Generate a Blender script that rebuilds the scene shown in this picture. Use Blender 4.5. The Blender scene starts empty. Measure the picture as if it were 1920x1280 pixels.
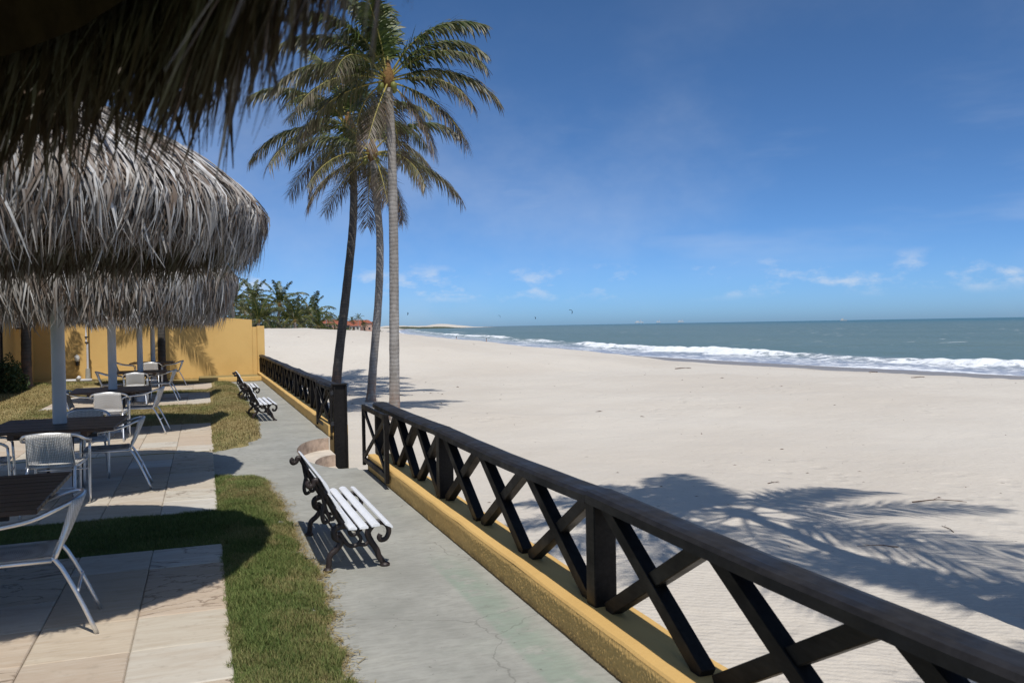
import bpy, math, random
import numpy as np
from mathutils import Vector, Matrix, noise as mnoise

rad = math.radians
random.seed(7)
rng = np.random.default_rng(7)
scene = bpy.context.scene
COL = scene.collection

# ------------------------------------------------------------------ camera
CAM_F = 1600.0 / 1920.0            # focal length over sensor width
YAW, PITCH, ROLL = math.atan(580 / 1600), math.atan(29.3 / 1600), rad(.98)
Fv = Vector((math.sin(YAW) * math.cos(PITCH), math.cos(YAW) * math.cos(PITCH), -math.sin(PITCH)))
R0 = Vector((math.cos(YAW), -math.sin(YAW), 0))
U0 = R0.cross(Fv)
Rv = R0 * math.cos(ROLL) - U0 * math.sin(ROLL)
Uv = U0 * math.cos(ROLL) + R0 * math.sin(ROLL)
cam = bpy.data.cameras.new('camera')
cam.sensor_width = 36
cam.sensor_fit = 'HORIZONTAL'
cam.lens = 36 * CAM_F
cam.clip_start = .02
cam.clip_end = 60000
cam.dof.use_dof = True
cam.dof.focus_distance = 14
cam.dof.aperture_fstop = 6.3
camo = bpy.data.objects.new('camera', cam)
COL.objects.link(camo)
camo.matrix_world = Matrix(((Rv.x, Uv.x, -Fv.x, 0), (Rv.y, Uv.y, -Fv.y, 0), (Rv.z, Uv.z, -Fv.z, 1.68), (0, 0, 0, 1)))
scene.camera = camo

# ------------------------------------------------------------------ sky, sun, exposure
LIGHT = Vector((.03, .58, -1)).normalized()       # the way sunlight travels
SUN_EL = math.asin(-LIGHT.z)
SUN_ROT = math.atan2(-LIGHT.x, -LIGHT.y)
world = bpy.data.worlds.new('World')
scene.world = world
world.use_nodes = True
wt = world.node_tree
wt.nodes.clear()
def wn(t, **k):
    n = wt.nodes.new(t)
    for a, b in k.items(): setattr(n, a, b)
    return n
w_out = wn('ShaderNodeOutputWorld')
w_bg = wn('ShaderNodeBackground')
w_bg.inputs['Strength'].default_value = .15
w_sky = wn('ShaderNodeTexSky', sky_type='NISHITA', sun_disc=False, sun_elevation=SUN_EL, sun_rotation=SUN_ROT,
           altitude=0, air_density=.36, dust_density=.85, ozone_density=9.0)
w_tc = wn('ShaderNodeTexCoord')
w_nrm = wn('ShaderNodeVectorMath', operation='NORMALIZE')
w_sep = wn('ShaderNodeSeparateXYZ')
wt.links.new(w_tc.outputs['Generated'], w_nrm.inputs[0])
wt.links.new(w_nrm.outputs[0], w_sep.inputs[0])
def wmap(lo, hi, a, b, src):
    m = wn('ShaderNodeMapRange', interpolation_type='SMOOTHSTEP')
    for i, v in enumerate((lo, hi, a, b)): m.inputs[i + 1].default_value = v
    wt.links.new(src, m.inputs[0])
    return m.outputs[0]
def wmul(a, b):
    m = wn('ShaderNodeMath', operation='MULTIPLY')
    wt.links.new(a, m.inputs[0])
    if isinstance(b, float): m.inputs[1].default_value = b
    else: wt.links.new(b, m.inputs[1])
    return m.outputs[0]
def wnoise(scale, vec_scale, detail, rough, loc=(0, 0, 0)):
    mp = wn('ShaderNodeMapping')
    mp.inputs['Scale'].default_value = vec_scale
    mp.inputs['Location'].default_value = loc
    wt.links.new(w_nrm.outputs[0], mp.inputs[0])
    n = wn('ShaderNodeTexNoise')
    n.inputs['Scale'].default_value = scale
    n.inputs['Detail'].default_value = detail
    n.inputs['Roughness'].default_value = rough
    wt.links.new(mp.outputs[0], n.inputs['Vector'])
    return n.outputs['Fac']
Z = w_sep.outputs['Z']
VEIL = (-.74, -4.15, .86)
# low cumulus row just above the horizon
cum = wmul(wmap(.48, .72, 0, 1, wnoise(13, (1, 1, 2.2), 7, .6, (.35, .1, .3))), wmul(wmap(.022, .042, 0, 1, Z), wmap(.05, .082, 1, 0, Z)))
# thin high streaks
cir = wmul(wmap(.47, .75, 0, 1, wnoise(3.2, (1, 1, 4.5), 5, .55, (.2, .7, 0))), wmul(wmap(.03, .10, 0, 1, Z), wmap(.16, .30, 1, 0, Z)))
w_max = wn('ShaderNodeMath', operation='MAXIMUM')
wt.links.new(wmul(cum, .80), w_max.inputs[0])
wt.links.new(wmul(cir, .20), w_max.inputs[1])
# broad thin veil of high haze, patchy
veil = wmul(wmap(.42, .68, 0, 1, wnoise(1.25, (1, 1, 1.6), 7, .6, VEIL)), wmap(.16, .42, 1, 0, Z))
w_max2 = wn('ShaderNodeMath', operation='MAXIMUM')
wt.links.new(w_max.outputs[0], w_max2.inputs[0])
wt.links.new(wmul(veil, .27), w_max2.inputs[1])
w_hs = wn('ShaderNodeHueSaturation')
w_hs.inputs['Saturation'].default_value = 1.04
w_hs.inputs['Value'].default_value = 1.0
wt.links.new(w_sky.outputs[0], w_hs.inputs['Color'])
w_mix = wn('ShaderNodeMix', data_type='RGBA')
wt.links.new(w_max2.outputs[0], w_mix.inputs[0])
w_tint = wn('ShaderNodeMix', data_type='RGBA', blend_type='MULTIPLY')
w_tint.inputs[0].default_value = 1
w_tint.inputs[7].default_value = (1.01, 1.15, 1.09, 1)
wt.links.new(w_hs.outputs[0], w_tint.inputs[6])
wt.links.new(w_tint.outputs[2], w_mix.inputs[6])
w_mix.inputs[7].default_value = (4.6, 5.0, 5.6, 1)
wt.links.new(w_mix.outputs[2], w_bg.inputs['Color'])
wt.links.new(w_bg.outputs[0], w_out.inputs['Surface'])

sun = bpy.data.lights.new('sun', 'SUN')
sun.energy = 4.0
sun.angle = rad(.53)
sun.color = (1, .955, .88)
suno = bpy.data.objects.new('sun', sun)
COL.objects.link(suno)
suno.rotation_euler = LIGHT.to_track_quat('-Z', 'Y').to_euler()
suno.location = (0, 0, 30)

vs = scene.view_settings
vs.view_transform = 'Standard'
vs.look = 'None'
vs.exposure = 0
vs.gamma = 1
vs.use_curve_mapping = False
scene.cycles.max_bounces = 6
scene.cycles.diffuse_bounces = 3
scene.cycles.transparent_max_bounces = 6
scene.cycles.sample_clamp_indirect = 6

# ------------------------------------------------------------------ helpers
def tag(o, label=None, cat=None, group=None, kind=None):
    if label: o['label'] = label
    if cat: o['category'] = cat
    if group: o['group'] = group
    if kind: o['kind'] = kind
    return o

class MB:
    """collects vertices and faces; build() links them as one mesh object"""
    def __init__(s):
        s.v, s.f, s.m = [], [], []
    def add(s, vs_, fs, mi=0):
        b = len(s.v)
        s.v += [tuple(p) for p in vs_]
        s.f += [tuple(i + b for i in q) for q in fs]
        s.m += [mi] * len(fs)
        return s
    def box(s, x0, x1, y0, y1, z0, z1, bev=0.0, mi=0):
        return s.obox(Vector(((x0 + x1) / 2, (y0 + y1) / 2, (z0 + z1) / 2)), Vector((1, 0, 0)), Vector((0, 1, 0)), Vector((0, 0, 1)),
                      abs(x1 - x0) / 2, abs(y1 - y0) / 2, abs(z1 - z0) / 2, bev, mi)
    def obox(s, c, ax, ay, az, hx, hy, hz, bev=0.0, mi=0):
        if bev <= 0:
            P = [c + ax * (i * hx) + ay * (j * hy) + az * (k * hz) for k in (-1, 1) for j in (-1, 1) for i in (-1, 1)]
            return s.add(P, [(0, 2, 3, 1), (4, 5, 7, 6), (0, 1, 5, 4), (2, 6, 7, 3), (0, 4, 6, 2), (1, 3, 7, 5)], mi)
        b = min(bev, hx * .9, hy * .9, hz * .9)
        idx, P = {}, []
        for i in (-1, 1):
            for j in (-1, 1):
                for k in (-1, 1):
                    for a in range(3):
                        o = [b, b, b]
                        o[a] = 0
                        idx[i, j, k, a] = len(P)
                        P.append(c + ax * (i * (hx - o[0])) + ay * (j * (hy - o[1])) + az * (k * (hz - o[2])))
        fs = []
        for sg in (-1, 1):
            q = lambda l: tuple(l if sg > 0 else l[::-1])
            fs.append(q([idx[sg, -1, -1, 0], idx[sg, 1, -1, 0], idx[sg, 1, 1, 0], idx[sg, -1, 1, 0]]))
            fs.append(q([idx[-1, sg, -1, 1], idx[-1, sg, 1, 1], idx[1, sg, 1, 1], idx[1, sg, -1, 1]]))
            fs.append(q([idx[-1, -1, sg, 2], idx[1, -1, sg, 2], idx[1, 1, sg, 2], idx[-1, 1, sg, 2]]))
        for a in (-1, 1):
            for d in (-1, 1):
                fs.append((idx[a, d, -1, 0], idx[a, d, 1, 0], idx[a, d, 1, 1], idx[a, d, -1, 1])[::(1 if a * d > 0 else -1)])
                fs.append((idx[a, -1, d, 0], idx[a, -1, d, 2], idx[a, 1, d, 2], idx[a, 1, d, 0])[::(1 if a * d > 0 else -1)])
                fs.append((idx[-1, a, d, 1], idx[1, a, d, 1], idx[1, a, d, 2], idx[-1, a, d, 2])[::(1 if a * d > 0 else -1)])
        for i in (-1, 1):
            for j in (-1, 1):
                for k in (-1, 1):
                    fs.append((idx[i, j, k, 0], idx[i, j, k, 1], idx[i, j, k, 2])[::(1 if i * j * k > 0 else -1)])
        return s.add(P, fs, mi)
    def beam(s, a, b, w, d, side, bev=0.0, mi=0):
        """rectangular bar from a to b; d is its size along the axis 'side', w across"""
        a, b = Vector(a), Vector(b)
        az = (b - a)
        L = az.length
        az.normalize()
        ay = Vector(side).normalized()
        ax = ay.cross(az).normalized()
        ay = az.cross(ax)
        return s.obox((a + b) / 2, ax, ay, az, w / 2, d / 2, L / 2, bev, mi)
    def tube(s, pts, r, n=8, mi=0, caps=True, flat=1.0, flat_axis=None):
        pts = [Vector(p) for p in pts]
        rr = r if isinstance(r, (list, tuple)) else [r] * len(pts)
        prev = None
        rings = []
        for i, p in enumerate(pts):
            t = (pts[min(i + 1, len(pts) - 1)] - pts[max(i - 1, 0)])
            t.normalize()
            if prev is None:
                ref = Vector(flat_axis) if flat_axis else (Vector((0, 0, 1)) if abs(t.z) < .9 else Vector((1, 0, 0)))
            else:
                ref = prev
            u = ref - t * ref.dot(t)
            if u.length < 1e-5: u = t.orthogonal()
            u.normalize()
            prev = u
            w = t.cross(u)
            rings.append([p + u * (math.cos(2 * math.pi * k / n) * rr[i] * flat) + w * (math.sin(2 * math.pi * k / n) * rr[i]) for k in range(n)])
        V = [q for ring in rings for q in ring]
        fs = []
        for i in range(len(rings) - 1):
            for k in range(n):
                fs.append((i * n + k, i * n + (k + 1) % n, (i + 1) * n + (k + 1) % n, (i + 1) * n + k))
        if caps:
            fs.append(tuple(range(n))[::-1])
            fs.append(tuple(range((len(rings) - 1) * n, len(rings) * n)))
        return s.add(V, fs, mi)
    def lathe(s, prof, n=20, c=(0, 0, 0), mi=0):
        V, fs = [], []
        for r, z in prof:
            for k in range(n):
                a = 2 * math.pi * k / n
                V.append((c[0] + r * math.cos(a), c[1] + r * math.sin(a), c[2] + z))
        for i in range(len(prof) - 1):
            for k in range(n):
                fs.append((i * n + k, i * n + (k + 1) % n, (i + 1) * n + (k + 1) % n, (i + 1) * n + k))
        fs.append(tuple(range(n))[::-1])
        fs.append(tuple(range((len(prof) - 1) * n, len(prof) * n)))
        return s.add(V, fs, mi)
    def mesh(s, name, mats, smooth=False):
        me = bpy.data.meshes.new(name)
        me.from_pydata(s.v, [], s.f)
        for m in (mats if isinstance(mats, (list, tuple)) else [mats]): me.materials.append(m)
        if any(s.m): me.polygons.foreach_set('material_index', s.m)
        if smooth: me.polygons.foreach_set('use_smooth', [True] * len(me.polygons))
        me.update()
        return me
    def build(s, name, mats, parent=None, smooth=False):
        return link(name, s.mesh(name, mats, smooth), parent)

def link(name, me, parent=None):
    o = bpy.data.objects.new(name, me)
    COL.objects.link(o)
    if parent is not None: o.parent = parent
    return o
def empty(name, loc=(0, 0, 0), rz=0):
    o = bpy.data.objects.new(name, None)
    o.empty_display_size = .2
    COL.objects.link(o)
    o.location = loc
    o.rotation_euler = (0, 0, rz)
    return o
def children(o): return [c for c in bpy.data.objects if c.parent == o]
def copy_tree(o, parent=None):
    c = o.copy()
    COL.objects.link(c)
    c.parent = parent
    for ch in children(o): copy_tree(ch, c)
    return c
def np_mesh(name, V, Fq, mats, attrs=None, smooth=False, mi=None):
    """numpy mesh: V (n,3), Fq (m,3|4)"""
    me = bpy.data.meshes.new(name)
    V = np.asarray(V, dtype=np.float32)
    Fq = np.asarray(Fq, dtype=np.int32)
    k = Fq.shape[1]
    me.vertices.add(len(V))
    me.vertices.foreach_set('co', V.ravel())
    me.loops.add(Fq.size)
    me.loops.foreach_set('vertex_index', Fq.ravel())
    me.polygons.add(len(Fq))
    me.polygons.foreach_set('loop_start', np.arange(0, Fq.size, k, dtype=np.int32))
    for m in (mats if isinstance(mats, (list, tuple)) else [mats]): me.materials.append(m)
    if mi is not None: me.polygons.foreach_set('material_index', np.asarray(mi, dtype=np.int32))
    if smooth: me.polygons.foreach_set('use_smooth', np.ones(len(Fq), dtype=bool))
    for n, a in (attrs or {}).items():
        at = me.attributes.new(n, 'FLOAT', 'POINT')
        at.data.foreach_set('value', np.asarray(a, dtype=np.float32))
    me.update(calc_edges=True)
    me.validate()
    return me
def S(a, b, x):
    t = np.clip((np.asarray(x, dtype=float) - a) / (b - a), 0, 1)
    return t * t * (3 - 2 * t)
def vnoise(x, y, seed=0):
    """smooth numpy value noise, about -1..1"""
    x, y = np.asarray(x, dtype=float), np.asarray(y, dtype=float)
    xi, yi = np.floor(x).astype(np.int64), np.floor(y).astype(np.int64)
    fx, fy = x - xi, y - yi
    fx, fy = fx * fx * (3 - 2 * fx), fy * fy * (3 - 2 * fy)
    def h(a, b):
        n = (a * 374761393 + b * 668265263 + seed * 974711) & 0xffffffff
        n = ((n ^ (n >> 13)) * 1274126177) & 0xffffffff
        return ((n ^ (n >> 16)) & 0xffff) / 32767.5 - 1
    return (h(xi, yi) * (1 - fx) + h(xi + 1, yi) * fx) * (1 - fy) + (h(xi, yi + 1) * (1 - fx) + h(xi + 1, yi + 1) * fx) * fy

# ------------------------------------------------------------------ materials
class NT:
    def __init__(s, name, rough=.6, spec=.3, metal=0.0):
        s.mat = bpy.data.materials.new(name)
        s.mat.use_nodes = True
        s.t = s.mat.node_tree
        s.b = s.t.nodes['Principled BSDF']
        s.b.inputs['Roughness'].default_value = rough
        s.b.inputs['Specular IOR Level'].default_value = spec
        s.b.inputs['Metallic'].default_value = metal
        s.tc = None
    def n(s, ty, **k):
        nd = s.t.nodes.new(ty)
        for a, b in k.items(): setattr(nd, a, b)
        return nd
    def l(s, a, b): s.t.links.new(a, b)
    def pos(s, obj=False):
        if obj:
            return s.n('ShaderNodeTexCoord').outputs['Object']
        return s.n('ShaderNodeNewGeometry').outputs['Position']
    def mapping(s, vec, scale=(1, 1, 1), loc=(0, 0, 0), rot=(0, 0, 0)):
        m = s.n('ShaderNodeMapping')
        m.inputs['Scale'].default_value = scale
        m.inputs['Location'].default_value = loc
        m.inputs['Rotation'].default_value = rot
        s.l(vec, m.inputs[0])
        return m.outputs[0]
    def noise(s, vec, scale, detail=4, rough=.55, dist=0.0):
        n = s.n('ShaderNodeTexNoise')
        n.inputs['Scale'].default_value = scale
        n.inputs['Detail'].default_value = detail
        n.inputs['Roughness'].default_value = rough
        n.inputs['Distortion'].default_value = dist
        s.l(vec, n.inputs['Vector'])
        return n.outputs['Fac']
    def map(s, src, lo, hi, a=0.0, b=1.0, smooth=True):
        m = s.n('ShaderNodeMapRange', interpolation_type='SMOOTHSTEP' if smooth else 'LINEAR')
        for i, v in enumerate((lo, hi, a, b)): m.inputs[i + 1].default_value = v
        s.l(src, m.inputs[0])
        return m.outputs[0]
    def math(s, op, a, b=None):
        m = s.n('ShaderNodeMath', operation=op)
        for i, v in enumerate((a, b)):
            if v is None: continue
            if isinstance(v, (int, float)): m.inputs[i].default_value = v
            else: s.l(v, m.inputs[i])
        return m.outputs[0]
    def mix(s, fac, a, b, blend='MIX'):
        m = s.n('ShaderNodeMix', data_type='RGBA', blend_type=blend)
        if isinstance(fac, (int, float)): m.inputs[0].default_value = fac
        else: s.l(fac, m.inputs[0])
        for i, v in ((6, a), (7, b)):
            if isinstance(v, (tuple, list)): m.inputs[i].default_value = (*v[:3], 1)
            else: s.l(v, m.inputs[i])
        return m.outputs[2]
    def ramp(s, fac, stops):
        r = s.n('ShaderNodeValToRGB')
        e = r.color_ramp.elements
        while len(e) < len(stops): e.new(.5)
        for el, (p, c) in zip(e, stops):
            el.position = p
            el.color = (*c, 1)
        s.l(fac, r.inputs[0])
        return r.outputs[0]
    def attr(s, name):
        a = s.n('ShaderNodeAttribute')
        a.attribute_name = name
        return a.outputs['Fac']
    def rnd(s): return s.n('ShaderNodeObjectInfo').outputs['Random']
    def bump(s, h, strength=.3, dist=.01):
        b = s.n('ShaderNodeBump')
        b.inputs['Strength'].default_value = strength
        b.inputs['Distance'].default_value = dist
        s.l(h, b.inputs['Height'])
        if s.b.inputs['Normal'].is_linked:
            s.l(s.b.inputs['Normal'].links[0].from_socket, b.inputs['Normal'])
        s.l(b.outputs[0], s.b.inputs['Normal'])
    def color(s, c):
        if isinstance(c, (tuple, list)): s.b.inputs['Base Color'].default_value = (*c, 1)
        else: s.l(c, s.b.inputs['Base Color'])
    def roughness(s, sock): s.l(sock, s.b.inputs['Roughness'])
    def translucent(s, amount, colsock):
        tr = s.n('ShaderNodeBsdfTranslucent')
        if isinstance(colsock, (tuple, list)): tr.inputs[0].default_value = (*colsock, 1)
        else: s.l(colsock, tr.inputs[0])
        mx = s.n('ShaderNodeMixShader')
        mx.inputs[0].default_value = amount
        s.l(s.b.outputs[0], mx.inputs[1])
        s.l(tr.outputs[0], mx.inputs[2])
        s.l(mx.outputs[0], s.t.nodes['Material Output'].inputs['Surface'])

def m_sand():
    m = NT('sand', .9, .15)
    p = m.pos()
    big = m.noise(p, .12, 4)
    fine = m.noise(p, 60, 3)
    c = m.mix(m.map(big, .35, .65), (.545, .492, .425), (.59, .542, .475))
    c = m.mix(m.map(fine, .4, .7, 0, .28), c, (.46, .425, .375))
    # scattered dark bits and shell grit
    spk = m.noise(m.mapping(p, (1, 1, 1), (5, 2, 0)), 7.5, 2, .5)
    c = m.mix(m.map(spk, .735, .765, 0, .6), c, (.17, .14, .11))
    # wet sand close to the sea
    sx = m.n('ShaderNodeSeparateXYZ')
    m.l(p, sx.inputs[0])
    wob = m.noise(m.mapping(p, (.10, .028, .0)), 1, 4, .6)
    zz = m.math('ADD', sx.outputs['Z'], m.math('MULTIPLY', m.math('SUBTRACT', wob, .5), 1.1))
    wet = m.map(zz, -1.88, -2.25)
    c = m.mix(m.math('MULTIPLY', wet, .85), c, (.20, .175, .15))
    m.color(c)
    m.roughness(m.map(wet, 0, 1, .92, .35))
    rip = m.n('ShaderNodeTexWave', wave_type='BANDS', bands_direction='Y')
    rip.inputs['Scale'].default_value = 4.2
    rip.inputs['Distortion'].default_value = 6
    rip.inputs['Detail'].default_value = 2
    rip.inputs['Detail Scale'].default_value = 1.2
    m.l(m.mapping(p, rot=(0, 0, .5)), rip.inputs['Vector'])
    m.bump(rip.outputs['Fac'], .22, .02)
    m.bump(m.noise(p, 2.2, 6, .65), .45, .10)
    m.bump(m.noise(m.mapping(p, loc=(4, 4, 0)), 9, 4, .6), .35, .03)
    m.bump(m.noise(p, 34, 3, .6), .35, .008)
    # trampled patches: overlapping footprints
    vf = m.n('ShaderNodeTexVoronoi', feature='SMOOTH_F1')
    vf.inputs['Scale'].default_value = 2.6
    vf.inputs['Smoothness'].default_value = .35
    m.l(m.mapping(p, (1, .8, 0), rot=(0, 0, .6)), vf.inputs['Vector'])
    tramp = m.map(m.noise(m.mapping(p, (.16, .10, 0), loc=(2, 7, 0)), 1, 3, .5), .46, .60)
    m.bump(m.math('MULTIPLY', m.map(vf.outputs['Distance'], .12, .42), tramp), .55, .05)
    return m.mat
def m_sea():
    m = NT('sea_water', .25, .4)
    p = m.pos()
    foam = m.attr('foam')
    depth = m.attr('depth')
    fn = m.noise(m.mapping(p, (1, .55, 1)), 1.2, 8, .72)
    fn2 = m.noise(m.mapping(p, (.5, .16, 1)), .55, 5, .6)
    sheet = m.math('ADD', m.math('MULTIPLY', fn, .7), m.math('MULTIPLY', fn2, .3))
    fm = m.map(m.math('ADD', foam, m.math('MULTIPLY', m.math('SUBTRACT', sheet, .5), 3.6)), .30, .78)
    # whitecaps out at sea
    cap = m.noise(m.mapping(p, (.11, .20, 0), rot=(0, 0, .45)), 1, 4, .62, .4)
    capm = m.map(cap, .645, .70)
    capm = m.math('MULTIPLY', capm, m.map(depth, 25, 70))
    band = m.noise(m.mapping(p, (.02, .006, 0), rot=(0, 0, .3)), 1, 3)
    deep = m.mix(m.map(depth, 60, 1600), m.mix(m.map(band, .35, .65), (.118, .172, .146), (.135, .188, .160)), (.056, .138, .145))
    near = m.mix(m.map(depth, 2, 22), (.29, .315, .38), deep)  # shallows: lilac-blue of the reflected sky mixed into the water colour
    tot = m.math('MAXIMUM', fm, m.math('MULTIPLY', capm, .75))
    m.color(m.mix(tot, near, (.80, .82, .84)))
    m.roughness(m.map(tot, 0, 1, .32, .85))
    m.bump(m.noise(m.mapping(p, (.5, .9, 1), rot=(0, 0, .4)), .8, 6, .65), .8, .5)
    return m.mat
def m_concrete():
    m = NT('path_concrete', .85, .25)
    p = m.pos()
    a = m.noise(p, 1.3, 6, .62)
    b = m.noise(p, 9, 5, .6)
    c = m.ramp(a, [(.3, (.275, .272, .245)), (.5, (.35, .345, .312)), (.72, (.42, .41, .365))])
    c = m.mix(m.map(b, .35, .75, 0, .45), c, (.25, .25, .222))
    # remnants of green paint, strongest beside the low wall
    sx = m.n('ShaderNodeSeparateXYZ')
    m.l(p, sx.inputs[0])
    gx = m.math('MULTIPLY', m.map(sx.outputs['X'], 1.47, 1.52), m.map(sx.outputs['X'], 1.80, 1.64))
    gn = m.map(m.noise(p, 6, 6, .7), .30, .52)
    gy = m.map(sx.outputs['Y'], 6.3, 5.4)
    g = m.math('MULTIPLY', m.math('MULTIPLY', gx, gn), gy)
    g2 = m.map(m.noise(m.mapping(p, loc=(3, 9, 0)), 1.1, 5, .6), .57, .74, 0, .3)
    c = m.mix(m.math('MULTIPLY', m.math('MAXIMUM', g, g2), .5), c, (.20, .285, .215))
    c = m.mix(m.map(m.noise(m.mapping(p, (9, 34, 1), rot=(0, 0, .35)), 1, 5, .65), .38, .72, 0, .38), c, (.20, .195, .175))
    c = m.mix(m.map(m.noise(p, 26, 3, .5), .70, .74, 0, .7), c, (.10, .095, .08))
    # dark stains and hairline cracks
    c = m.mix(m.map(m.noise(m.mapping(p, loc=(7, 1, 0)), 3.3, 6, .7), .62, .76, 0, .6), c, (.135, .128, .11))
    vor = m.n('ShaderNodeTexVoronoi', feature='DISTANCE_TO_EDGE')
    vor.inputs['Scale'].default_value = .55
    wp = m.n('ShaderNodeVectorMath', operation='ADD')
    nn = m.n('ShaderNodeTexNoise')
    nn.inputs['Scale'].default_value = 3
    nn.inputs['Detail'].default_value = 5
    m.l(p, nn.inputs['Vector'])
    m.l(p, wp.inputs[0])
    sc = m.n('ShaderNodeVectorMath', operation='SCALE')
    sc.inputs['Scale'].default_value = .3
    m.l(nn.outputs['Color'], sc.inputs[0])
    m.l(sc.outputs[0], wp.inputs[1])
    m.l(wp.outputs[0], vor.inputs['Vector'])
    crack = m.map(vor.outputs['Distance'], .0005, .0035, 1, 0)
    c = m.mix(m.math('MULTIPLY', crack, .35), c, (.09, .085, .075))
    m.color(c)
    m.bump(b, .3, .01)
    m.bump(m.noise(p, 70, 3), .3, .004)
    return m.mat
def m_stone():
    m = NT('sandstone', .8, .25)
    p = m.pos(True)
    r = m.rnd()
    pv = m.n('ShaderNodeVectorMath', operation='ADD')
    cx = m.n('ShaderNodeCombineXYZ')
    m.l(m.math('MULTIPLY', r, 37.0), cx.inputs[0])
    m.l(m.math('MULTIPLY', r, 91.0), cx.inputs[1])
    m.l(p, pv.inputs[0])
    m.l(cx.outputs[0], pv.inputs[1])
    q = pv.outputs[0]
    c = m.ramp(r, [(0, (.46, .37, .275)), (.2, (.53, .45, .345)), (.38, (.49, .385, .29)), (.52, (.56, .53, .46)), (.68, (.50, .43, .33)), (.82, (.57, .56, .52)), (.92, (.52, .45, .35)), (1, (.45, .36, .28))])
    band = m.noise(m.mapping(q, (.7, 3.2, 1)), 2.2, 6, .6, 1.2)
    c = m.mix(m.map(band, .35, .7, 0, .5), c, (.38, .29, .205))
    brush = m.noise(m.mapping(q, (2.5, 26, 1)), 2, 4, .6)
    c = m.mix(m.map(brush, .4, .7, 0, .30), c, (.62, .57, .49))
    vein = m.math('ABSOLUTE', m.math('SUBTRACT', m.noise(m.mapping(q, (.8, 2.2, 1)), 1.7, 6, .55, .9), .5))
    vm = m.math('MULTIPLY', m.map(vein, .0, .018, 1, 0), m.map(m.math('FRACT', m.math('MULTIPLY', r, 7.3)), .62, .66))
    c = m.mix(m.math('MULTIPLY', vm, .7), c, (.13, .085, .06))
    c = m.mix(m.map(m.noise(q, 14, 4), .55, .75, 0, .35), c, (.30, .25, .19))
    m.color(c)
    m.bump(m.noise(q, 9, 5), .25, .01)
    return m.mat
def m_soil():
    m = NT('lawn_soil', .95, .1)
    p = m.pos()
    sx = m.n('ShaderNodeSeparateXYZ')
    m.l(p, sx.inputs[0])
    dry = m.map(sx.outputs['Y'], 8, 17)
    dn = m.math('ADD', dry, m.math('MULTIPLY', m.math('SUBTRACT', m.noise(p, .55, 4), .5), 1.6))
    c = m.mix(m.map(dn, .2, .8), (.10, .12, .045), (.30, .235, .105))
    c = m.mix(m.map(m.noise(p, 25, 4), .45, .7, 0, .5), c, (.16, .125, .07))
    m.color(c)
    m.bump(m.noise(p, 40, 4), .6, .03)
    return m.mat
def m_grass(dry=0.0):
    m = NT('grass_blades', .7, .2)
    a = m.attr('tint')
    d = m.attr('dry')
    g = m.ramp(a, [(0, (.065, .105, .026)), (.5, (.135, .185, .050)), (1, (.23, .26, .09))])
    b = m.ramp(a, [(0, (.22, .165, .075)), (.6, (.36, .285, .13)), (1, (.44, .36, .19))])
    c = m.mix(d, g, b)
    m.color(c)
    m.translucent(.25, c)
    return m.mat
def m_yellow():
    m = NT('yellow_render', .85, .2)
    p = m.pos()
    c = m.mix(m.map(m.noise(p, .8, 5), .35, .7), (.66, .43, .160), (.59, .375, .135))
    c = m.mix(m.map(m.noise(m.mapping(p, (3, 3, .5)), 2, 5, .65), .58, .8, 0, .35), c, (.42, .26, .09))
    sx = m.n('ShaderNodeSeparateXYZ')
    m.l(p, sx.inputs[0])
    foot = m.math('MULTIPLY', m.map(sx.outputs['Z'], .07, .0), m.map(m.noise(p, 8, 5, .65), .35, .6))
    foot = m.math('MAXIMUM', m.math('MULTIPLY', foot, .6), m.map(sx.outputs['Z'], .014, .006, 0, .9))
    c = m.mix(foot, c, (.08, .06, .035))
    m.color(c)
    m.bump(m.noise(p, 60, 4, .6), .3, .008)
    m.bump(m.noise(p, 6, 4), .2, .02)
    return m.mat
def m_black(name='dark_stained_wood', dust=0.0):
    m = NT(name, .5, .22)
    p = m.pos(True)
    g = m.noise(m.mapping(p, (9, 1.2, 9)), 5, 5, .6)
    c = m.mix(m.map(g, .35, .7), (.0055, .0045, .004), (.013, .011, .010))
    c = m.mix(m.map(m.noise(p, 3, 5, .65), .6, .78, 0, .35), c, (.035, .031, .030))
    if dust: c = m.mix(m.map(m.noise(p, 11, 5, .7), .3, .75, dust * .4, dust), c, (.055, .052, .052))
    m.color(c)
    m.roughness(m.map(m.noise(p, 4, 5), .3, .7, .42, .68))
    m.bump(g, .25, .006)
    return m.mat
def m_simple(name, col, rough=.6, spec=.3, metal=0.0, var=.25, scale=8, bump=.1):
    m = NT(name, rough, spec, metal)
    p = m.pos(True)
    n = m.noise(p, scale, 5, .6)
    m.color(m.mix(m.map(n, .3, .75, 0, 1), col, tuple(x * (1 - var) for x in col)))
    if bump: m.bump(m.noise(p, scale * 4, 4), bump, .005)
    return m.mat
def m_thatch():
    m = NT('dry_palm_thatch', .62, .3)
    a = m.attr('tint')
    p = m.pos(True)
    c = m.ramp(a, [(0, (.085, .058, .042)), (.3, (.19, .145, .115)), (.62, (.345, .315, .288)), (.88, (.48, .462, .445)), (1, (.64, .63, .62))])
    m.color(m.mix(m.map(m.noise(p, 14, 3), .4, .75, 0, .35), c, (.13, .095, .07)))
    m.translucent(.03, (.22, .12, .06))
    return m.mat
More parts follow.
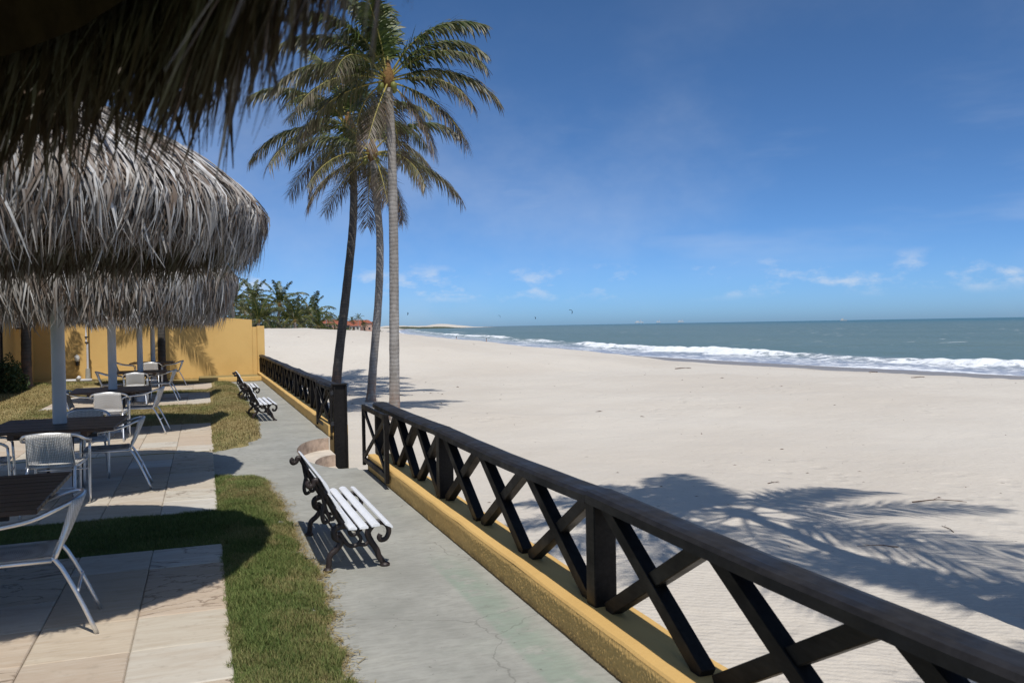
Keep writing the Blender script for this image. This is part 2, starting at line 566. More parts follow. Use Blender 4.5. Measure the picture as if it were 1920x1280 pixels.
def m_frond(k=1.0, name='palm_leaf'):
    m = NT(name, .45, .4)
    d = m.attr('dry')
    t = m.attr('tint')
    g = m.ramp(t, [(0, (.028, .050, .010)), (.5, (.060, .088, .018)), (1, (.12, .14, .03))])
    b = m.ramp(t, [(0, (.050, .033, .022)), (.55, (.115, .082, .058)), (1, (.27, .225, .185))])
    c = m.mix(d, g, b)
    if k != 1: c = m.mix(1.0, c, (k, k, k), 'MULTIPLY')
    m.color(c)
    m.translucent(.14, c)
    return m.mat
def m_trunk(k=1.0, name='palm_bark'):
    m = NT(name, .85, .2)
    p = m.pos(True)
    w = m.n('ShaderNodeTexWave', wave_type='BANDS', bands_direction='Z')
    w.inputs['Scale'].default_value = 2.9
    w.inputs['Distortion'].default_value = 5.0
    w.inputs['Detail'].default_value = 4
    m.l(p, w.inputs['Vector'])
    n = m.noise(m.mapping(p, (1, 1, .35)), 6, 5, .65)
    c = m.mix(m.map(n, .3, .7), (.205 * k, .185 * k, .165 * k), (.33 * k, .31 * k, .29 * k))
    c = m.mix(m.map(w.outputs['Fac'], .0, .22, .32, 0), c, (.11 * k, .092 * k, .078 * k))
    sx = m.n('ShaderNodeSeparateXYZ')
    m.l(p, sx.inputs[0])
    foot = m.math('MULTIPLY', m.map(sx.outputs['Z'], 1.3, .2), m.map(m.noise(p, 5, 4), .35, .6))
    c = m.mix(m.math('MULTIPLY', foot, .6), c, (.27, .15, .10))
    m.color(c)
    m.bump(w.outputs['Fac'], .3, .015)
    m.bump(n, .6, .02)
    return m.mat
def m_wicker():
    m = NT('woven_cane', .6, .3)
    p = m.pos(True)
    w1 = m.n('ShaderNodeTexWave', wave_type='BANDS', bands_direction='X')
    w1.inputs['Scale'].default_value = 22
    w2 = m.n('ShaderNodeTexWave', wave_type='BANDS', bands_direction='Z')
    w2.inputs['Scale'].default_value = 30
    w3 = m.n('ShaderNodeTexWave', wave_type='BANDS', bands_direction='Y')
    w3.inputs['Scale'].default_value = 30
    for w in (w1, w2, w3): m.l(p, w.inputs['Vector'])
    h = m.math('MULTIPLY', w1.outputs['Fac'], m.math('MAXIMUM', w2.outputs['Fac'], m.math('MULTIPLY', w3.outputs['Fac'], .8)))
    m.color(m.mix(m.map(h, .02, .45), (.42, .40, .37), (.82, .80, .77)))
    m.bump(h, .8, .006)
    return m.mat
def m_plank():
    m = NT('brown_table_wood', .42, .4)
    p = m.pos(True)
    g = m.noise(m.mapping(p, (1.2, 12, 12)), 4, 5, .6)
    r = m.rnd()
    c = m.mix(m.map(g, .3, .7), (.055, .033, .023), (.105, .066, .046))
    c = m.mix(m.math('MULTIPLY', r, .45), c, (.05, .033, .026))
    m.color(c)
    m.bump(g, .2, .004)
    return m.mat

M = dict(sand=m_sand(), sea=m_sea(), concrete=m_concrete(), stone=m_stone(), soil=m_soil(), grass=m_grass(), yellow=m_yellow(),
         black=m_black(), rail=m_black('weathered_rail_wood', .45), thatch=m_thatch(), frond=m_frond(), farfrond=m_frond(.8, 'grove_palm_leaf'), trunk=m_trunk(), darktrunk=m_trunk(.30, 'dark_palm_bark'), wicker=m_wicker(), plank=m_plank(),
         white_paint=m_simple('white_slat_paint', (.80, .81, .84), .35, .45, var=.08, scale=5, bump=.05),
         iron=m_simple('cast_iron', (.030, .020, .018), .5, .5, var=.4, scale=14, bump=.25),
         alu=m_simple('aluminium_tube', (.80, .81, .83), .42, .5, 1.0, var=.15, scale=10, bump=0),
         pole=m_simple('white_pole_paint', (.60, .60, .62), .5, .35, var=.15, scale=3, bump=.06),
         rib=m_simple('rafter_wood', (.10, .065, .04), .8, .2, var=.4),
         core=m_simple('added_opaque_cone', (.075, .050, .034), .9, .1, var=.5, scale=12, bump=.6),
         rachis=m_simple('palm_rib', (.36, .30, .075), .5, .4, var=.35, scale=4),
         fibre=m_simple('palm_fibre', (.22, .125, .05), .9, .1, var=.5, scale=20, bump=.6),
         nut=m_simple('coconut_husk', (.19, .20, .05), .5, .3, var=.3),
         metal=m_simple('dark_metal', (.05, .05, .055), .45, .4, .6),
         stair=m_simple('step_render', (.62, .545, .455), .85, .2, var=.28, scale=4, bump=.3),
         plaster=m_simple('pale_house_wall', (.66, .62, .56), .85, .2, var=.2, scale=.6),
         rosewall=m_simple('pink_house_wall', (.52, .33, .26), .85, .2, var=.2, scale=.6),
         tile=m_simple('red_roof_tile', (.34, .115, .07), .8, .2, var=.35, scale=2),
         glass=m_simple('dark_glass', (.02, .025, .03), .12, .6, var=.2, bump=0),
         hull=m_simple('pale_steel', (.55, .56, .58), .6, .3, var=.15, scale=.2),
         duneveg=m_simple('dune_scrub', (.09, .10, .055), .9, .1, var=.5, scale=.02),
         twig=m_simple('driftwood', (.10, .055, .038), .85, .15, var=.5, scale=20),
         skin=m_simple('skin', (.33, .19, .13), .6, .3, var=.1),
         cloth=m_simple('dark_swimwear', (.04, .04, .06), .8, .2),
         kite=m_simple('kite_fabric', (.035, .05, .07), .7, .2),
         plastic=m_simple('white_plastic', (.70, .70, .68), .45, .4, var=.15),
         riser=m_simple('worn_riser', (.50, .375, .285), .9, .15, var=.5, scale=9, bump=.5),
         mortar=m_simple('joint_mortar', (.30, .255, .20), .9, .1, var=.4, scale=8, bump=.3),
         leafy=m_simple('bush_leaf', (.055, .085, .028), .6, .3, var=.5, scale=6))

# ------------------------------------------------------------------ terrain: beach, dune, far shore
SY = np.array([-6000, -400, 0, 45, 85, 142, 240, 485, 900, 1500, 2600, 4200, 9000, 30000])
SX = np.array([150, 76, 61, 55.5, 53.5, 56, 69, 110, 196, 330, 600, 1010, 2600, 11000])
_yy = np.concatenate([np.arange(-6000, -400, 40), np.arange(-400, 1500, 2.0), np.arange(1500, 9000, 40), np.arange(9000, 30001, 400)])
_sx = np.interp(_yy, SY, SX)
for _ in range(3):
    k = np.ones(13) / 13
    _sx = np.convolve(np.pad(_sx, 6, mode='edge'), k, 'valid')
def shore(y): return np.interp(y, _yy, _sx)
SEA = -2.6
def sand_z(x, y):
    x, y = np.asarray(x, dtype=float), np.asarray(y, dtype=float)
    d = x - shore(y)
    z = -.8 - 1.8 * S(-34, 1.5, d) - np.clip(d, 0, 60) * .045
    dune = 2.52 * S(37, 57, y + 1.5 * vnoise(x / 6, y / 6, 3)) * (1 - S(-50, -20, d)) * (1 - .35 * S(62, 120, y))
    z = z + dune
    land = 1 - S(-16, -2, d)
    z = z + land * (.07 * vnoise(x / 3.1, y / 3.7, 1) + .035 * vnoise(x / 1.1, y / 1.3, 2) + .018 * vnoise(x / .45, y / .5, 5))
    z = z + .10 * (1 - S(-26, -10, d)) * S(20, 60, y) * vnoise(x / 9, y / 11, 8)
    return z
def grid(us, vs_):
    nu, nv = len(us), len(vs_)
    i = np.arange(nu - 1)[:, None] * nv + np.arange(nv - 1)[None, :]
    return np.stack([i, i + nv, i + nv + 1, i + 1], -1).reshape(-1, 4)
ds = np.concatenate([-np.geomspace(4000, 70, 24), np.arange(-66, -57, 1.0), np.arange(-56.5, -30, .3), np.arange(-30, 6, .6), np.array([8, 12, 20, 40, 70])])
ys = np.concatenate([np.arange(-60, -2, 3.0), np.arange(-2, 34, .3), np.arange(34, 80, .5), np.geomspace(81, 700, 110), np.geomspace(730, 5200, 30)])
Dg, Yg = np.meshgrid(ds, ys, indexing='ij')
Xg = shore(Yg) + Dg
sand_o = link('sand_beach', np_mesh('sand_beach', np.stack([Xg, Yg, sand_z(Xg, Yg)], -1).reshape(-1, 3), grid(ds, ys), M['sand'], smooth=True))
tag(sand_o, 'pale dry sand beach with dune, running down to the sea', 'beach', kind='structure')

# far dunes on the headland
def far_dune(name, x0, x1, y0, h, seed, mat, label):
    n = 120
    t = np.linspace(0, 1, n)
    cs = np.linspace(0, 1, 9)
    T, Cc = np.meshgrid(t, cs, indexing='ij')
    env = S(0, .12, T) * (1 - S(.55, 1, T))
    top = h * env * (.62 + .22 * vnoise(T * 7, T * 0 + seed, seed) + .16 * vnoise(T * 23, T * 0, seed + 1))
    Zz = SEA - .5 + (top + .6) * np.sin(np.pi * Cc) ** .8
    X = x0 + (x1 - x0) * T
    Y = y0 + (Cc - .5) * 500 + 90 * vnoise(T * 5, Cc * 2, seed + 2)
    o = link(name, np_mesh(name, np.stack([X, Y, Zz], -1).reshape(-1, 3), grid(t, cs), mat, smooth=True))
    return tag(o, label, 'dune', kind='structure')
far_dune('headland_dune', 700, 1260, 3700, 21, 4, M['sand'], 'distant pale sand dunes on the headland')
far_dune('headland_scrub', 560, 860, 2900, 8.5, 9, M['duneveg'], 'distant dark strip of scrub below the headland dunes')

# ------------------------------------------------------------------ sea
nd = np.concatenate([np.arange(-9, 34, .45), np.arange(34, 80, 1.2), np.geomspace(82, 28000, 90)])
ny = np.concatenate([-np.geomspace(5000, 60, 14), np.arange(-50, 24, 4.0), np.arange(24, 150, .6), np.geomspace(151, 900, 230), np.geomspace(930, 28000, 50)])
Dn, Yn = np.meshgrid(nd, ny, indexing='ij')
Xn = shore(Yn) + Dn
nb = 10.5 + .055 * np.clip(Yn - 50, 0, 260) + 2.6 * vnoise(Yn / 17, Yn * 0, 11) + 1.2 * vnoise(Yn / 5, Yn * 0, 12)
e = Dn - nb
env = np.clip(.62 + .55 * vnoise(Yn / 26, Yn * 0 + 4, 13), .12, 1.2) * (1 - S(350, 900, Yn) * .4)
front, back = np.exp(-(e / 1.3) ** 2), np.exp(-(e / 4.2) ** 2)
crest = np.where(e < 0, front, back) * env
sw2 = np.exp(-((Dn - (nb + 17 + 2 * vnoise(Yn / 13, Yn * 0, 15))) / 4.0) ** 2) * np.clip(vnoise(Yn / 34, Yn * 0 + 9, 16), 0, 1)
rough = .10 * vnoise(Xn / 1.3, Yn / 1.7, 17) * (np.exp(-((e + 3) / 5) ** 2))
swell = .16 * vnoise(Xn / 9 + Yn / 23, Yn / 19, 18) * S(14, 40, Dn) * (1 - S(400, 1500, np.hypot(Xn, Yn)))
chop = .07 * vnoise(Xn / 2.3, Yn / 3.1, 19) * S(10, 30, Dn) * (1 - S(150, 500, np.hypot(Xn, Yn)))
crest = crest * (1 + .30 * vnoise(Yn / 1.4, Xn / 3, 23) + .18 * vnoise(Yn / .6, Xn / 2, 24))
Zn = SEA + .62 * crest + .45 * sw2 + rough + swell + chop
foam = np.where(e < 0, S(-5.5, -.3, e + 1.5 * vnoise(Xn / 2, Yn / 5, 20)), 1 - S(.3, 2.6, e)) * np.clip(env * 1.25, .25, 1)
foam = np.maximum(foam, .80 * np.exp(-((Dn - (1.0 + 1.5 * vnoise(Yn / 11, Yn * 0, 21))) / 1.1) ** 2))
foam = np.maximum(foam, .62 * sw2 * (sw2 > .35))
foam = np.maximum(foam, .40 * ((e < 0) & (Dn > -2)))
sea_o = link('sea', np_mesh('sea', np.stack([Xn, Yn, Zn], -1).reshape(-1, 3), grid(nd, ny), M['sea'], {'foam': foam.ravel(), 'depth': Dn.ravel()}, smooth=True))
tag(sea_o, 'grey green sea with a white breaker along the shore', 'sea', kind='structure')

# ------------------------------------------------------------------ terrace ground
POLES = [1.0, 5.85, 10.05, 15.7, 22.4, 28.1]
PX = -1.43
def lawn_z(x, y):
    x, y = np.asarray(x, dtype=float), np.asarray(y, dtype=float)
    z = .004 + .13 * S(24.5, 31, y) * (1 - S(-2.6, -.4, x)) + .05 * S(18, 28, y) * (1 - S(-6, -3.2, x))
    # soft humps of turf beside the path
    z = z + .09 * S(.05, .35, x) * (1 - S(.62, .95, x)) * S(12.4, 13.6, y) * (1 - S(28, 29.5, y))
    z = z + .03 * S(.12, .3, x) * (1 - S(.5, .68, x)) * (1 - S(9.6, 10.4, y))
    return z + .004 * vnoise(x / .5, y / .5, 30)
# grass meets the path along an uneven line
EY = np.array([-20, 2, 4.05, 5.3, 7, 8.9, 9.9, 10.35, 10.4, 12.6, 12.65, 13.0, 13.9, 16, 18.5, 24, 28, 29.6])
EX = np.array([.58, .59, .60, .66, .67, .65, .58, .30, .10, .10, .25, .55, .80, .90, .95, .93, .90, .60])
def edge_x(y): return np.interp(y, EY, EX) + .035 * vnoise(np.asarray(y) / .22, 0 * np.asarray(y), 40) + .02 * vnoise(np.asarray(y) / .07, 0 * np.asarray(y), 41)
lx = np.concatenate([np.arange(-30, -8, 2.0), np.arange(-8, -2, .4), np.arange(-2, 1.05, .08)])
ly = np.concatenate([np.arange(-20, 2, 2.0), np.arange(2, 32.1, .12)])
LX, LY = np.meshgrid(lx, ly, indexing='ij')
LZ = lawn_z(LX, LY)
LZ = np.where(LX > edge_x(LY) - .01, -.06, LZ)
for _p in ((-3.4, .11, 2.65, 7.05), (-3.4, .10, 8.4, 12.55), (-3.4, .12, 12.68, 16.4), (-3.4, .22, 20.9, 24.7), (-3.4, .33, 25.9, 28.5), (-10.5, -4.1, 17.2, 20.6)):
    LZ = np.where((LX > _p[0] + .1) & (LX < _p[1] - .09) & (LY > _p[2] + .1) & (LY < _p[3] - .1), -.06, LZ)
lawn = link('lawn_ground', np_mesh('lawn_ground', np.stack([LX, LY, LZ], -1).reshape(-1, 3), grid(lx, ly), M['soil'], smooth=True))
tag(lawn, 'dry earth and turf of the terrace under the grass', 'lawn', kind='structure')

# concrete path with the rounded stair opening cut out of it
SC, SRX, SRY = (1.82, 11.78), .64, 1.62
def stair_in(x, y, k=1.0): return ((x - SC[0]) / (SRX * k)) ** 2 + ((y - SC[1]) / (SRY * k)) ** 2 < 1
mb = MB()
def arc(k, n=28): return [(SC[0] - SRX * k * math.sin(math.pi * i / n), SC[1] - SRY * k * math.cos(math.pi * i / n)) for i in range(n + 1)]
A = arc(1.0)
mb.add([(-.3, -20, -.004), (1.82, -20, -.004), (1.82, A[0][1], -.004), (-.3, A[0][1], -.004)], [(0, 1, 2, 3)])
strip = [(-.3, q[1], -.004) for q in A] + [(q[0], q[1], -.004) for q in A]
nA = len(A)
mb.add(strip, [(i, nA + i, nA + i + 1, i + 1) for i in range(nA - 1)])
mb.add([(-.3, A[-1][1], -.004), (1.82, A[-1][1], -.004), (1.82, 29.42, -.004), (-.3, 29.42, -.004)], [(0, 1, 2, 3)])
path = mb.build('concrete_path', M['concrete'])
tag(path, 'grey green weathered concrete path between grass and low wall', 'path', kind='structure')

# steps going down through the gate to the sand
st = empty('beach_steps', (1.82, 11.78, 0))
tag(st, 'rounded rendered steps going down through the open gate to the sand', 'steps')
def ring_step(name, k0, k1, z_top, z_bot):
    a0, a1 = arc(k0), arc(k1)
    m2 = MB()
    n_ = len(a0)
    f0 = [(p[0] - 1.82, p[1] - 11.78) for p in a0]
    f1 = [(p[0] - 1.82, p[1] - 11.78) for p in a1]
    V = [(p[0], p[1], z_top) for p in f0] + [(p[0], p[1], z_bot) for p in f0] + [(p[0], p[1], z_bot) for p in f1]
    m2.add(V, [(i, n_ + i, n_ + i + 1, i + 1)[::-1] for i in range(n_ - 1)], 1)
    m2.add(V, [(n_ + i, 2 * n_ + i, 2 * n_ + i + 1, n_ + i + 1)[::-1] for i in range(n_ - 1)], 0)
    return m2.build(name, [M['stair'], M['riser']], st)
ring_step('step', 1.0, .64, -.004, -.19)
ring_step('step', .64, .28, -.19, -.36)
ring_step('step', .28, .0, -.36, -.50)
MB().box(0, .42, -1.55, 1.62, -.62, -.50, .01).build('landing', M['concrete'], st)
MB().box(.42, .8, -1.4, 1.5, -.95, -.66, .01).build('lower_step', M['concrete'], st)
MB().box(-.02, .0, 1.60, 1.75, -.62, .0).build('side_wall', M['stair'], st)

# ------------------------------------------------------------------ paving pads of sandstone slabs
slab_cache = {}
def slab_mesh(w, l):
    k = (round(w, 2), round(l, 2))
    if k not in slab_cache:
        slab_cache[k] = MB().box(-w / 2, w / 2, -l / 2, l / 2, -.04, 0, .006).mesh('slab', M['stone'])
    return slab_cache[k]
def pad(x0, x1, y0, y1, cw, rl, seed, label, z=.0, gap=.005, jit=.002):
    r = random.Random(seed)
    root = MB().box(x0 + .03, x1 - .03, y0 + .03, y1 - .03, z - .06, z + .006).build('stone_paving', M['mortar'] if gap < .05 else M['soil'])
    tag(root, label, 'paving', kind='structure')
    nr = max(1, round((y1 - y0) / rl))
    nc = max(1, round((x1 - x0) / cw))
    w, l = (x1 - x0) / nc, (y1 - y0) / nr
    for i in range(nc):
        j = 0
        while j < nr:
            span = 2 if (r.random() < .22 and j < nr - 1) else 1
            o = link('slab', slab_mesh(w - gap, l * span - gap), root)
            o.location = (x1 - (i + .5) * w + r.uniform(-jit, jit) * .5, y0 + (j + span / 2) * l, z + .016 + r.uniform(-jit, jit))
            o.rotation_euler = (r.uniform(-.003, .003), r.uniform(-.003, .003), r.uniform(-.006, .006))
            j += span
    return root
pad(-3.4, .11, 2.65, 7.05, .50, .55, 1, 'sandstone slab paving under the nearest tables, half in shade')
pad(-3.4, .10, 8.4, 12.55, .50, .59, 2, 'sandstone slab paving joined to the path, second pad from the camera')
pad(-3.4, .12, 12.68, 16.4, .50, .62, 3, 'sandstone slab paving beyond the joined pad, under the third table')
pad(-3.4, .22, 20.9, 24.7, .60, .76, 4, 'sandstone slab paving under the fourth table')
pad(-3.4, .33, 25.9, 28.5, .62, .87, 5, 'sandstone slab paving nearest the yellow end wall', z=.03)
pad(-10.5, -4.1, 17.2, 20.6, 1.28, 1.13, 6, 'pale stepping slabs set in dry grass left of the tables', gap=.09, jit=.01)

# ------------------------------------------------------------------ grass
def blades(name, n, region, h, w, label, dryf):
    """region(n) gives candidate x, y"""
    x, y = region(n)
    z = lawn_z(x, y)
    k = len(x)
    az = rng.uniform(0, 2 * np.pi, k)
    hh = h * rng.uniform(.45, 1.15, k) * (1 + .45 * vnoise(x / .16, y / .16, 50))
    lean = rng.uniform(.2, 1.1, k) * hh
    dx, dy = np.cos(az), np.sin(az)
    px, py = -dy * w / 2, dx * w / 2
    V = np.empty((k, 5, 3))
    for i, (s_, t) in enumerate(((-1, 0), (1, 0), (1, .55), (-1, .55))):
        V[:, i, 0] = x + s_ * px * (1 - .25 * (t > 0)) + dx * lean * t * .45
        V[:, i, 1] = y + s_ * py * (1 - .25 * (t > 0)) + dy * lean * t * .45
        V[:, i, 2] = z - .004 + hh * t * .75
    V[:, 4, 0] = x + dx * lean
    V[:, 4, 1] = y + dy * lean
    V[:, 4, 2] = z + hh * .85
    b = np.arange(k)[:, None] * 5
    Ft = np.concatenate([b + np.array([[0, 1, 2]]), b + np.array([[0, 2, 3]]), b + np.array([[3, 2, 4]])])
    tint = np.repeat(np.clip(rng.normal(.5, .25, k) + .3 * vnoise(x / .4, y / .4, 51), 0, 1), 5)
    dry = np.repeat(np.clip(dryf(x, y) + rng.normal(0, .22, k), 0, 1), 5)
    o = link(name, np_mesh(name, V.reshape(-1, 3), Ft, M['grass'], {'tint': tint, 'dry': dry}))
    return tag(o, label, 'grass', kind='stuff')
def pads_mask(x, y):
    m = np.ones_like(x, dtype=bool)
    for x0, x1, y0, y1 in ((-3.4, .11, 2.65, 7.05), (-3.4, .10, 8.4, 12.55), (-3.4, .12, 12.68, 16.4), (-3.4, .22, 20.9, 24.7), (-3.4, .33, 25.9, 28.5)):
        m &= ~((x > x0 + .01) & (x < x1 - .012 + .02 * vnoise(y / .06, y * 0, 60)) & (y > y0 + .005) & (y < y1 - .005))
    return m
def reg(x0, x1, y0, y1, bare=.0):
    def f(n):
        x, y = rng.uniform(x0, x1, n), rng.uniform(y0, y1, n)
        ok = (x < edge_x(y) + .02) & pads_mask(x, y)
        if bare: ok &= (vnoise(x / .14, y / .14, 61) + .6 * vnoise(x / .05, y / .05, 62)) > -1.15 + bare * (x > .3)
        return x[ok], y[ok]
    return f
blades('grass', 120000, reg(.08, .72, 2.6, 10.45, .42), .034, .0045, 'short green grass strip beside the near bench',
       lambda x, y: -.06 + .26 * S(.38, .64, x) + .40 * S(.05, .6, vnoise(x / .22, y / .38, 71) + .4 * vnoise(x / .09, y / .12, 72)) + .45 * S(6.8, 9.5, y) * S(-.3, .5, vnoise(x / .3, y / .3, 63)) + .4 * S(.5, .9, vnoise(x / .25, y / .25, 64)))
blades('grass', 45000, reg(-2.4, .10, 7.0, 8.45), .034, .005, 'dark green grass band between the two nearest pads', lambda x, y: -.05 + .25 * S(.3, .9, vnoise(x / .3, y / .3, 65)))
def r_mid(n):
    x, y = rng.uniform(-3.6, 1.0, n), rng.uniform(12.5, 29.4, n)
    ok = (x < edge_x(y) + .02) & pads_mask(x, y) & ((x > .05) | (y > 16))
    return x[ok], y[ok]
blades('grass', 190000, r_mid, .042, .009, 'dry yellow green turf between the far pads and path',
       lambda x, y: .74 + .55 * vnoise(x / .8, y / 1.4, 66) + .25 * vnoise(x / .3, y / .4, 67))
def r_left(n):
    x, y = rng.uniform(-9, -2.4, n), rng.uniform(8, 30, n)
    ok = (x > -.42 * y) & pads_mask(x, y) & ~((y > 17.3) & (y < 20.5) & (x < -4.2) & ((x + 10.5) % 1.28 > .1) & ((y - 17.2) % 1.13 > .1))
    return x[ok], y[ok]
blades('grass', 80000, r_left, .05, .014, 'dry straw coloured lawn at the left behind the tables', lambda x, y: .88 + .3 * vnoise(x / 1.2, y / 1.6, 68) - .8 * S(28.4, 29.6, y))
# straw litter where the turf frays onto the concrete
def litter():
    n = 2600
    y = rng.uniform(2.8, 10, n)
    x = edge_x(y) + np.abs(rng.normal(0, .05, n)) - .01
    a = rng.uniform(0, np.pi, n)
    L, w = rng.uniform(.02, .075, n), rng.uniform(.0012, .003, n)
    V = np.empty((n, 4, 3))
    zz = rng.uniform(.001, .012, n)
    for i, (s_, t) in enumerate(((-1, -1), (1, -1), (1, 1), (-1, 1))):
        V[:, i, 0] = x + np.cos(a) * L * t / 2 - np.sin(a) * w * s_
        V[:, i, 1] = y + np.sin(a) * L * t / 2 + np.cos(a) * w * s_
        V[:, i, 2] = zz + .004 * (t > 0)
    F_ = np.arange(n)[:, None] * 4 + np.arange(4)[None]
    o = link('straw_litter', np_mesh('straw_litter', V.reshape(-1, 3), F_, M['grass'], {'tint': np.repeat(rng.uniform(0, 1, n), 4), 'dry': np.ones(n * 4)}))
    tag(o, 'dry straw litter along the edge of the path', 'litter', kind='stuff')
litter()

# ------------------------------------------------------------------ low walls, fences, gates
WX0, WX1, WZ = 1.82, 2.12, .18
def low_wall(name, y0, y1, label):
    m = MB()
    n = max(2, int((y1 - y0) / .25))
    r = random.Random(name)
    ysn = [y0 + (y1 - y0) * i / n for i in range(n + 1)]
    V, fs = [], []
    for y in ysn:
        j = [r.uniform(-.004, .004) for _ in range(4)]
        V += [(WX0 + j[0], y, -1.3), (WX0 + j[0], y, WZ - .012 + j[1]), (WX0 + .012 + j[0], y, WZ + j[1]), (WX1 - .012 + j[2], y, WZ + j[3]), (WX1 + j[2], y, WZ - .012), (WX1 + j[2], y, -1.3)]
    for i in range(n):
        for k in range(5): fs.append((i * 6 + k, i * 6 + k + 1, (i + 1) * 6 + k + 1, (i + 1) * 6 + k))
    fs += [(0, 1, 2, 3, 4, 5)[::-1], tuple(range(n * 6, n * 6 + 6))]
    m.add(V, [q[::-1] for q in fs])
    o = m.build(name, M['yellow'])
    return tag(o, label, 'low wall')
lw_near = low_wall('low_wall', -3, 10.12, 'long yellow rendered low wall under the near fence')
def rough_face(parent, y0, y1, step, zs):
    yy = np.arange(y0, y1 + step * .5, step)
    Yr, Zr = np.meshgrid(yy, zs, indexing='ij')
    amp = 1 - S(.86, 1.0, (Zr - zs[0]) / (zs[-1] - zs[0]))
    rel = .0023 * vnoise(Yr / .0065, Zr / .010, 80) + .0013 * vnoise(Yr / .0038, Zr / .006, 81) + .0012 * vnoise(Yr / .09, Zr / .07, 82)
    Xr = WX0 - .009 - rel * (.25 + .75 * amp) + .006 * (1 - amp)
    o = link('stucco_face', np_mesh('stucco_face', np.stack([Xr, Yr, Zr], -1).reshape(-1, 3), grid(yy, zs)[:, ::-1], M['yellow']), parent)
    return o
rough_face(lw_near, 2.9, 6.0, .0031, np.arange(-.01, .173, .0042))
rough_face(lw_near, 6.0, 10.1, .008, np.arange(-.02, .173, .0095))
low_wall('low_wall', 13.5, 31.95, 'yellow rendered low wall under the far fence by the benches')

RX0, RX1, RZ0, RZ1 = 1.89, 2.06, .735, .80
BX = 1.985
def fence(y_posts, label, n_x, first_end=None):
    root = empty('lattice_fence', (0, y_posts[0], 0))
    oy = y_posts[0]
    tag(root, label, 'fence', 'dark wooden lattice fences on the low walls')
    r = random.Random(int(oy * 10))
    for y in y_posts:
        MB().box(1.92, 2.05, y - .055 - oy, y + .055 - oy, WZ - .004, RZ0 - .002, .006).build('post', M['black'], root)
    for a, b in zip(y_posts[:-1], y_posts[1:]):
        m = MB()
        j0, j1 = r.uniform(-.006, .006), r.uniform(-.006, .006)
        n_ = 8
        V = []
        for i in range(n_ + 1):
            t = i / n_
            y = a + (b - a) * t - oy + (.002 if i == 0 else 0) - (.002 if i == n_ else 0)
            zo = j0 + (j1 - j0) * t - .012 * math.sin(math.pi * t) + r.uniform(-.0015, .0015)
            xo = .006 * math.sin(math.pi * t) * (1 if j0 > 0 else -1)
            V += [(RX0 + xo, y, RZ0 + zo), (RX0 + xo, y, RZ1 - .022 + zo), (RX0 + .016 + xo, y, RZ1 - .005 + zo), (RX0 + .05 + xo, y, RZ1 + zo),
                  (RX1 - .045 + xo, y, RZ1 + zo), (RX1 - .014 + xo, y, RZ1 - .006 + zo), (RX1 + xo, y, RZ1 - .024 + zo), (RX1 + xo, y, RZ0 + zo)]
        fs = [(i * 8 + k, (i + 1) * 8 + k, (i + 1) * 8 + (k + 1) % 8, i * 8 + (k + 1) % 8) for i in range(n_) for k in range(8)]
        fs += [tuple(range(8)), tuple(range(n_ * 8, n_ * 8 + 8))[::-1]]
        m.add(V, [q for q in fs])
        m.build('top_rail', M['rail'], root)
        pitch = (b - a - .12) / n_x
        for i in range(n_x):
            y0, y1 = a + .06 + pitch * i + .045 - oy, a + .06 + pitch * (i + 1) - .045 - oy
            MB().beam((BX - .004, y0, WZ + .002), (BX - .004, y1, RZ0 - .005), .078, .072, (1, 0, 0), .004).build('brace', M['black'], root)
            MB().beam((BX + .004, y1, WZ + .002), (BX + .004, y0, RZ0 - .005), .076, .066, (1, 0, 0), .004).build('brace', M['black'], root)
    return root
near_fence = fence([-2.15, .99, 4.13, 7.27, 10.14], 'dark wooden lattice fence running close past the camera, beside the sand', 3)
far_fence = fence([13.62, 16.7, 19.75, 22.8, 25.85, 28.9, 31.9], 'dark wooden lattice fence beyond the gate, running to the yellow wall', 3)
# the tall plank box that ends the far fence
gp_ = empty('gate_post', (2.0, 13.5, -.5))
tag(gp_, 'tall dark wooden gate post at the end of the far fence, standing on the steps', 'gate post')
MB().box(-.10, .10, -.06, .05, 0, 1.30, .005).build('plank', M['black'], gp_)
MB().box(-.105, -.075, -.085, -.062, .02, 1.29, .003).build('edge_strip', M['black'], gp_)
MB().box(.075, .105, -.085, -.062, .02, 1.29, .003).build('edge_strip', M['black'], gp_)
MB().box(-.115, .115, -.10, .07, 1.30, 1.325, .005).build('cap', M['black'], gp_)
def gate(name, hinge, L, sgn, label, rz=0):
    g = empty(name, hinge, rz)
    tag(g, label, 'gate', 'dark wooden gate leaves standing open')
    h0, h1 = .10, .78
    b = lambda a_, b_, w=.055, d=.035, n_='stile': MB().beam(a_, b_, w, d, (1, 0, 0), .003).build(n_, M['black'], g)
    b((0, 0, h0 - .04), (0, 0, h1))
    b((0, sgn * L, h0 - .04), (0, sgn * L, h1 + .004), .07, .045)
    b((0, sgn * .03, h1 - .03), (0, sgn * (L - .037), h1 - .03), n_='rail')
    b((0, sgn * .03, h0 + .03), (0, sgn * (L - .037), h0 + .03), n_='rail')
    b((-.004, sgn * .04, h0 + .06), (-.004, sgn * (L - .05), h1 - .065), .05, .022, 'brace')
    b((.004, sgn * .04, h1 - .065), (.004, sgn * (L - .05), h0 + .06), .05, .024, 'brace')
    for z in (h0 + .1, h1 - .1): MB().box(-.012, .045, -.02 - .01, .02 - .01, z - .03, z + .03, .003).build('hinge', M['metal'], g)
    MB().box(-.028, -.016, sgn * L - .02, sgn * L + .02, h1 - .16, h1 - .10, .003).build('latch', M['metal'], g)
gate('gate_leaf', (1.775, 10.12, 0), 1.33, -1, 'open gate leaf folded back against the near fence', rz=-.0)
gate('gate_leaf', (1.86, 13.46, 0), 1.35, 1, 'open gate leaf folded back against the far fence', rz=.03)

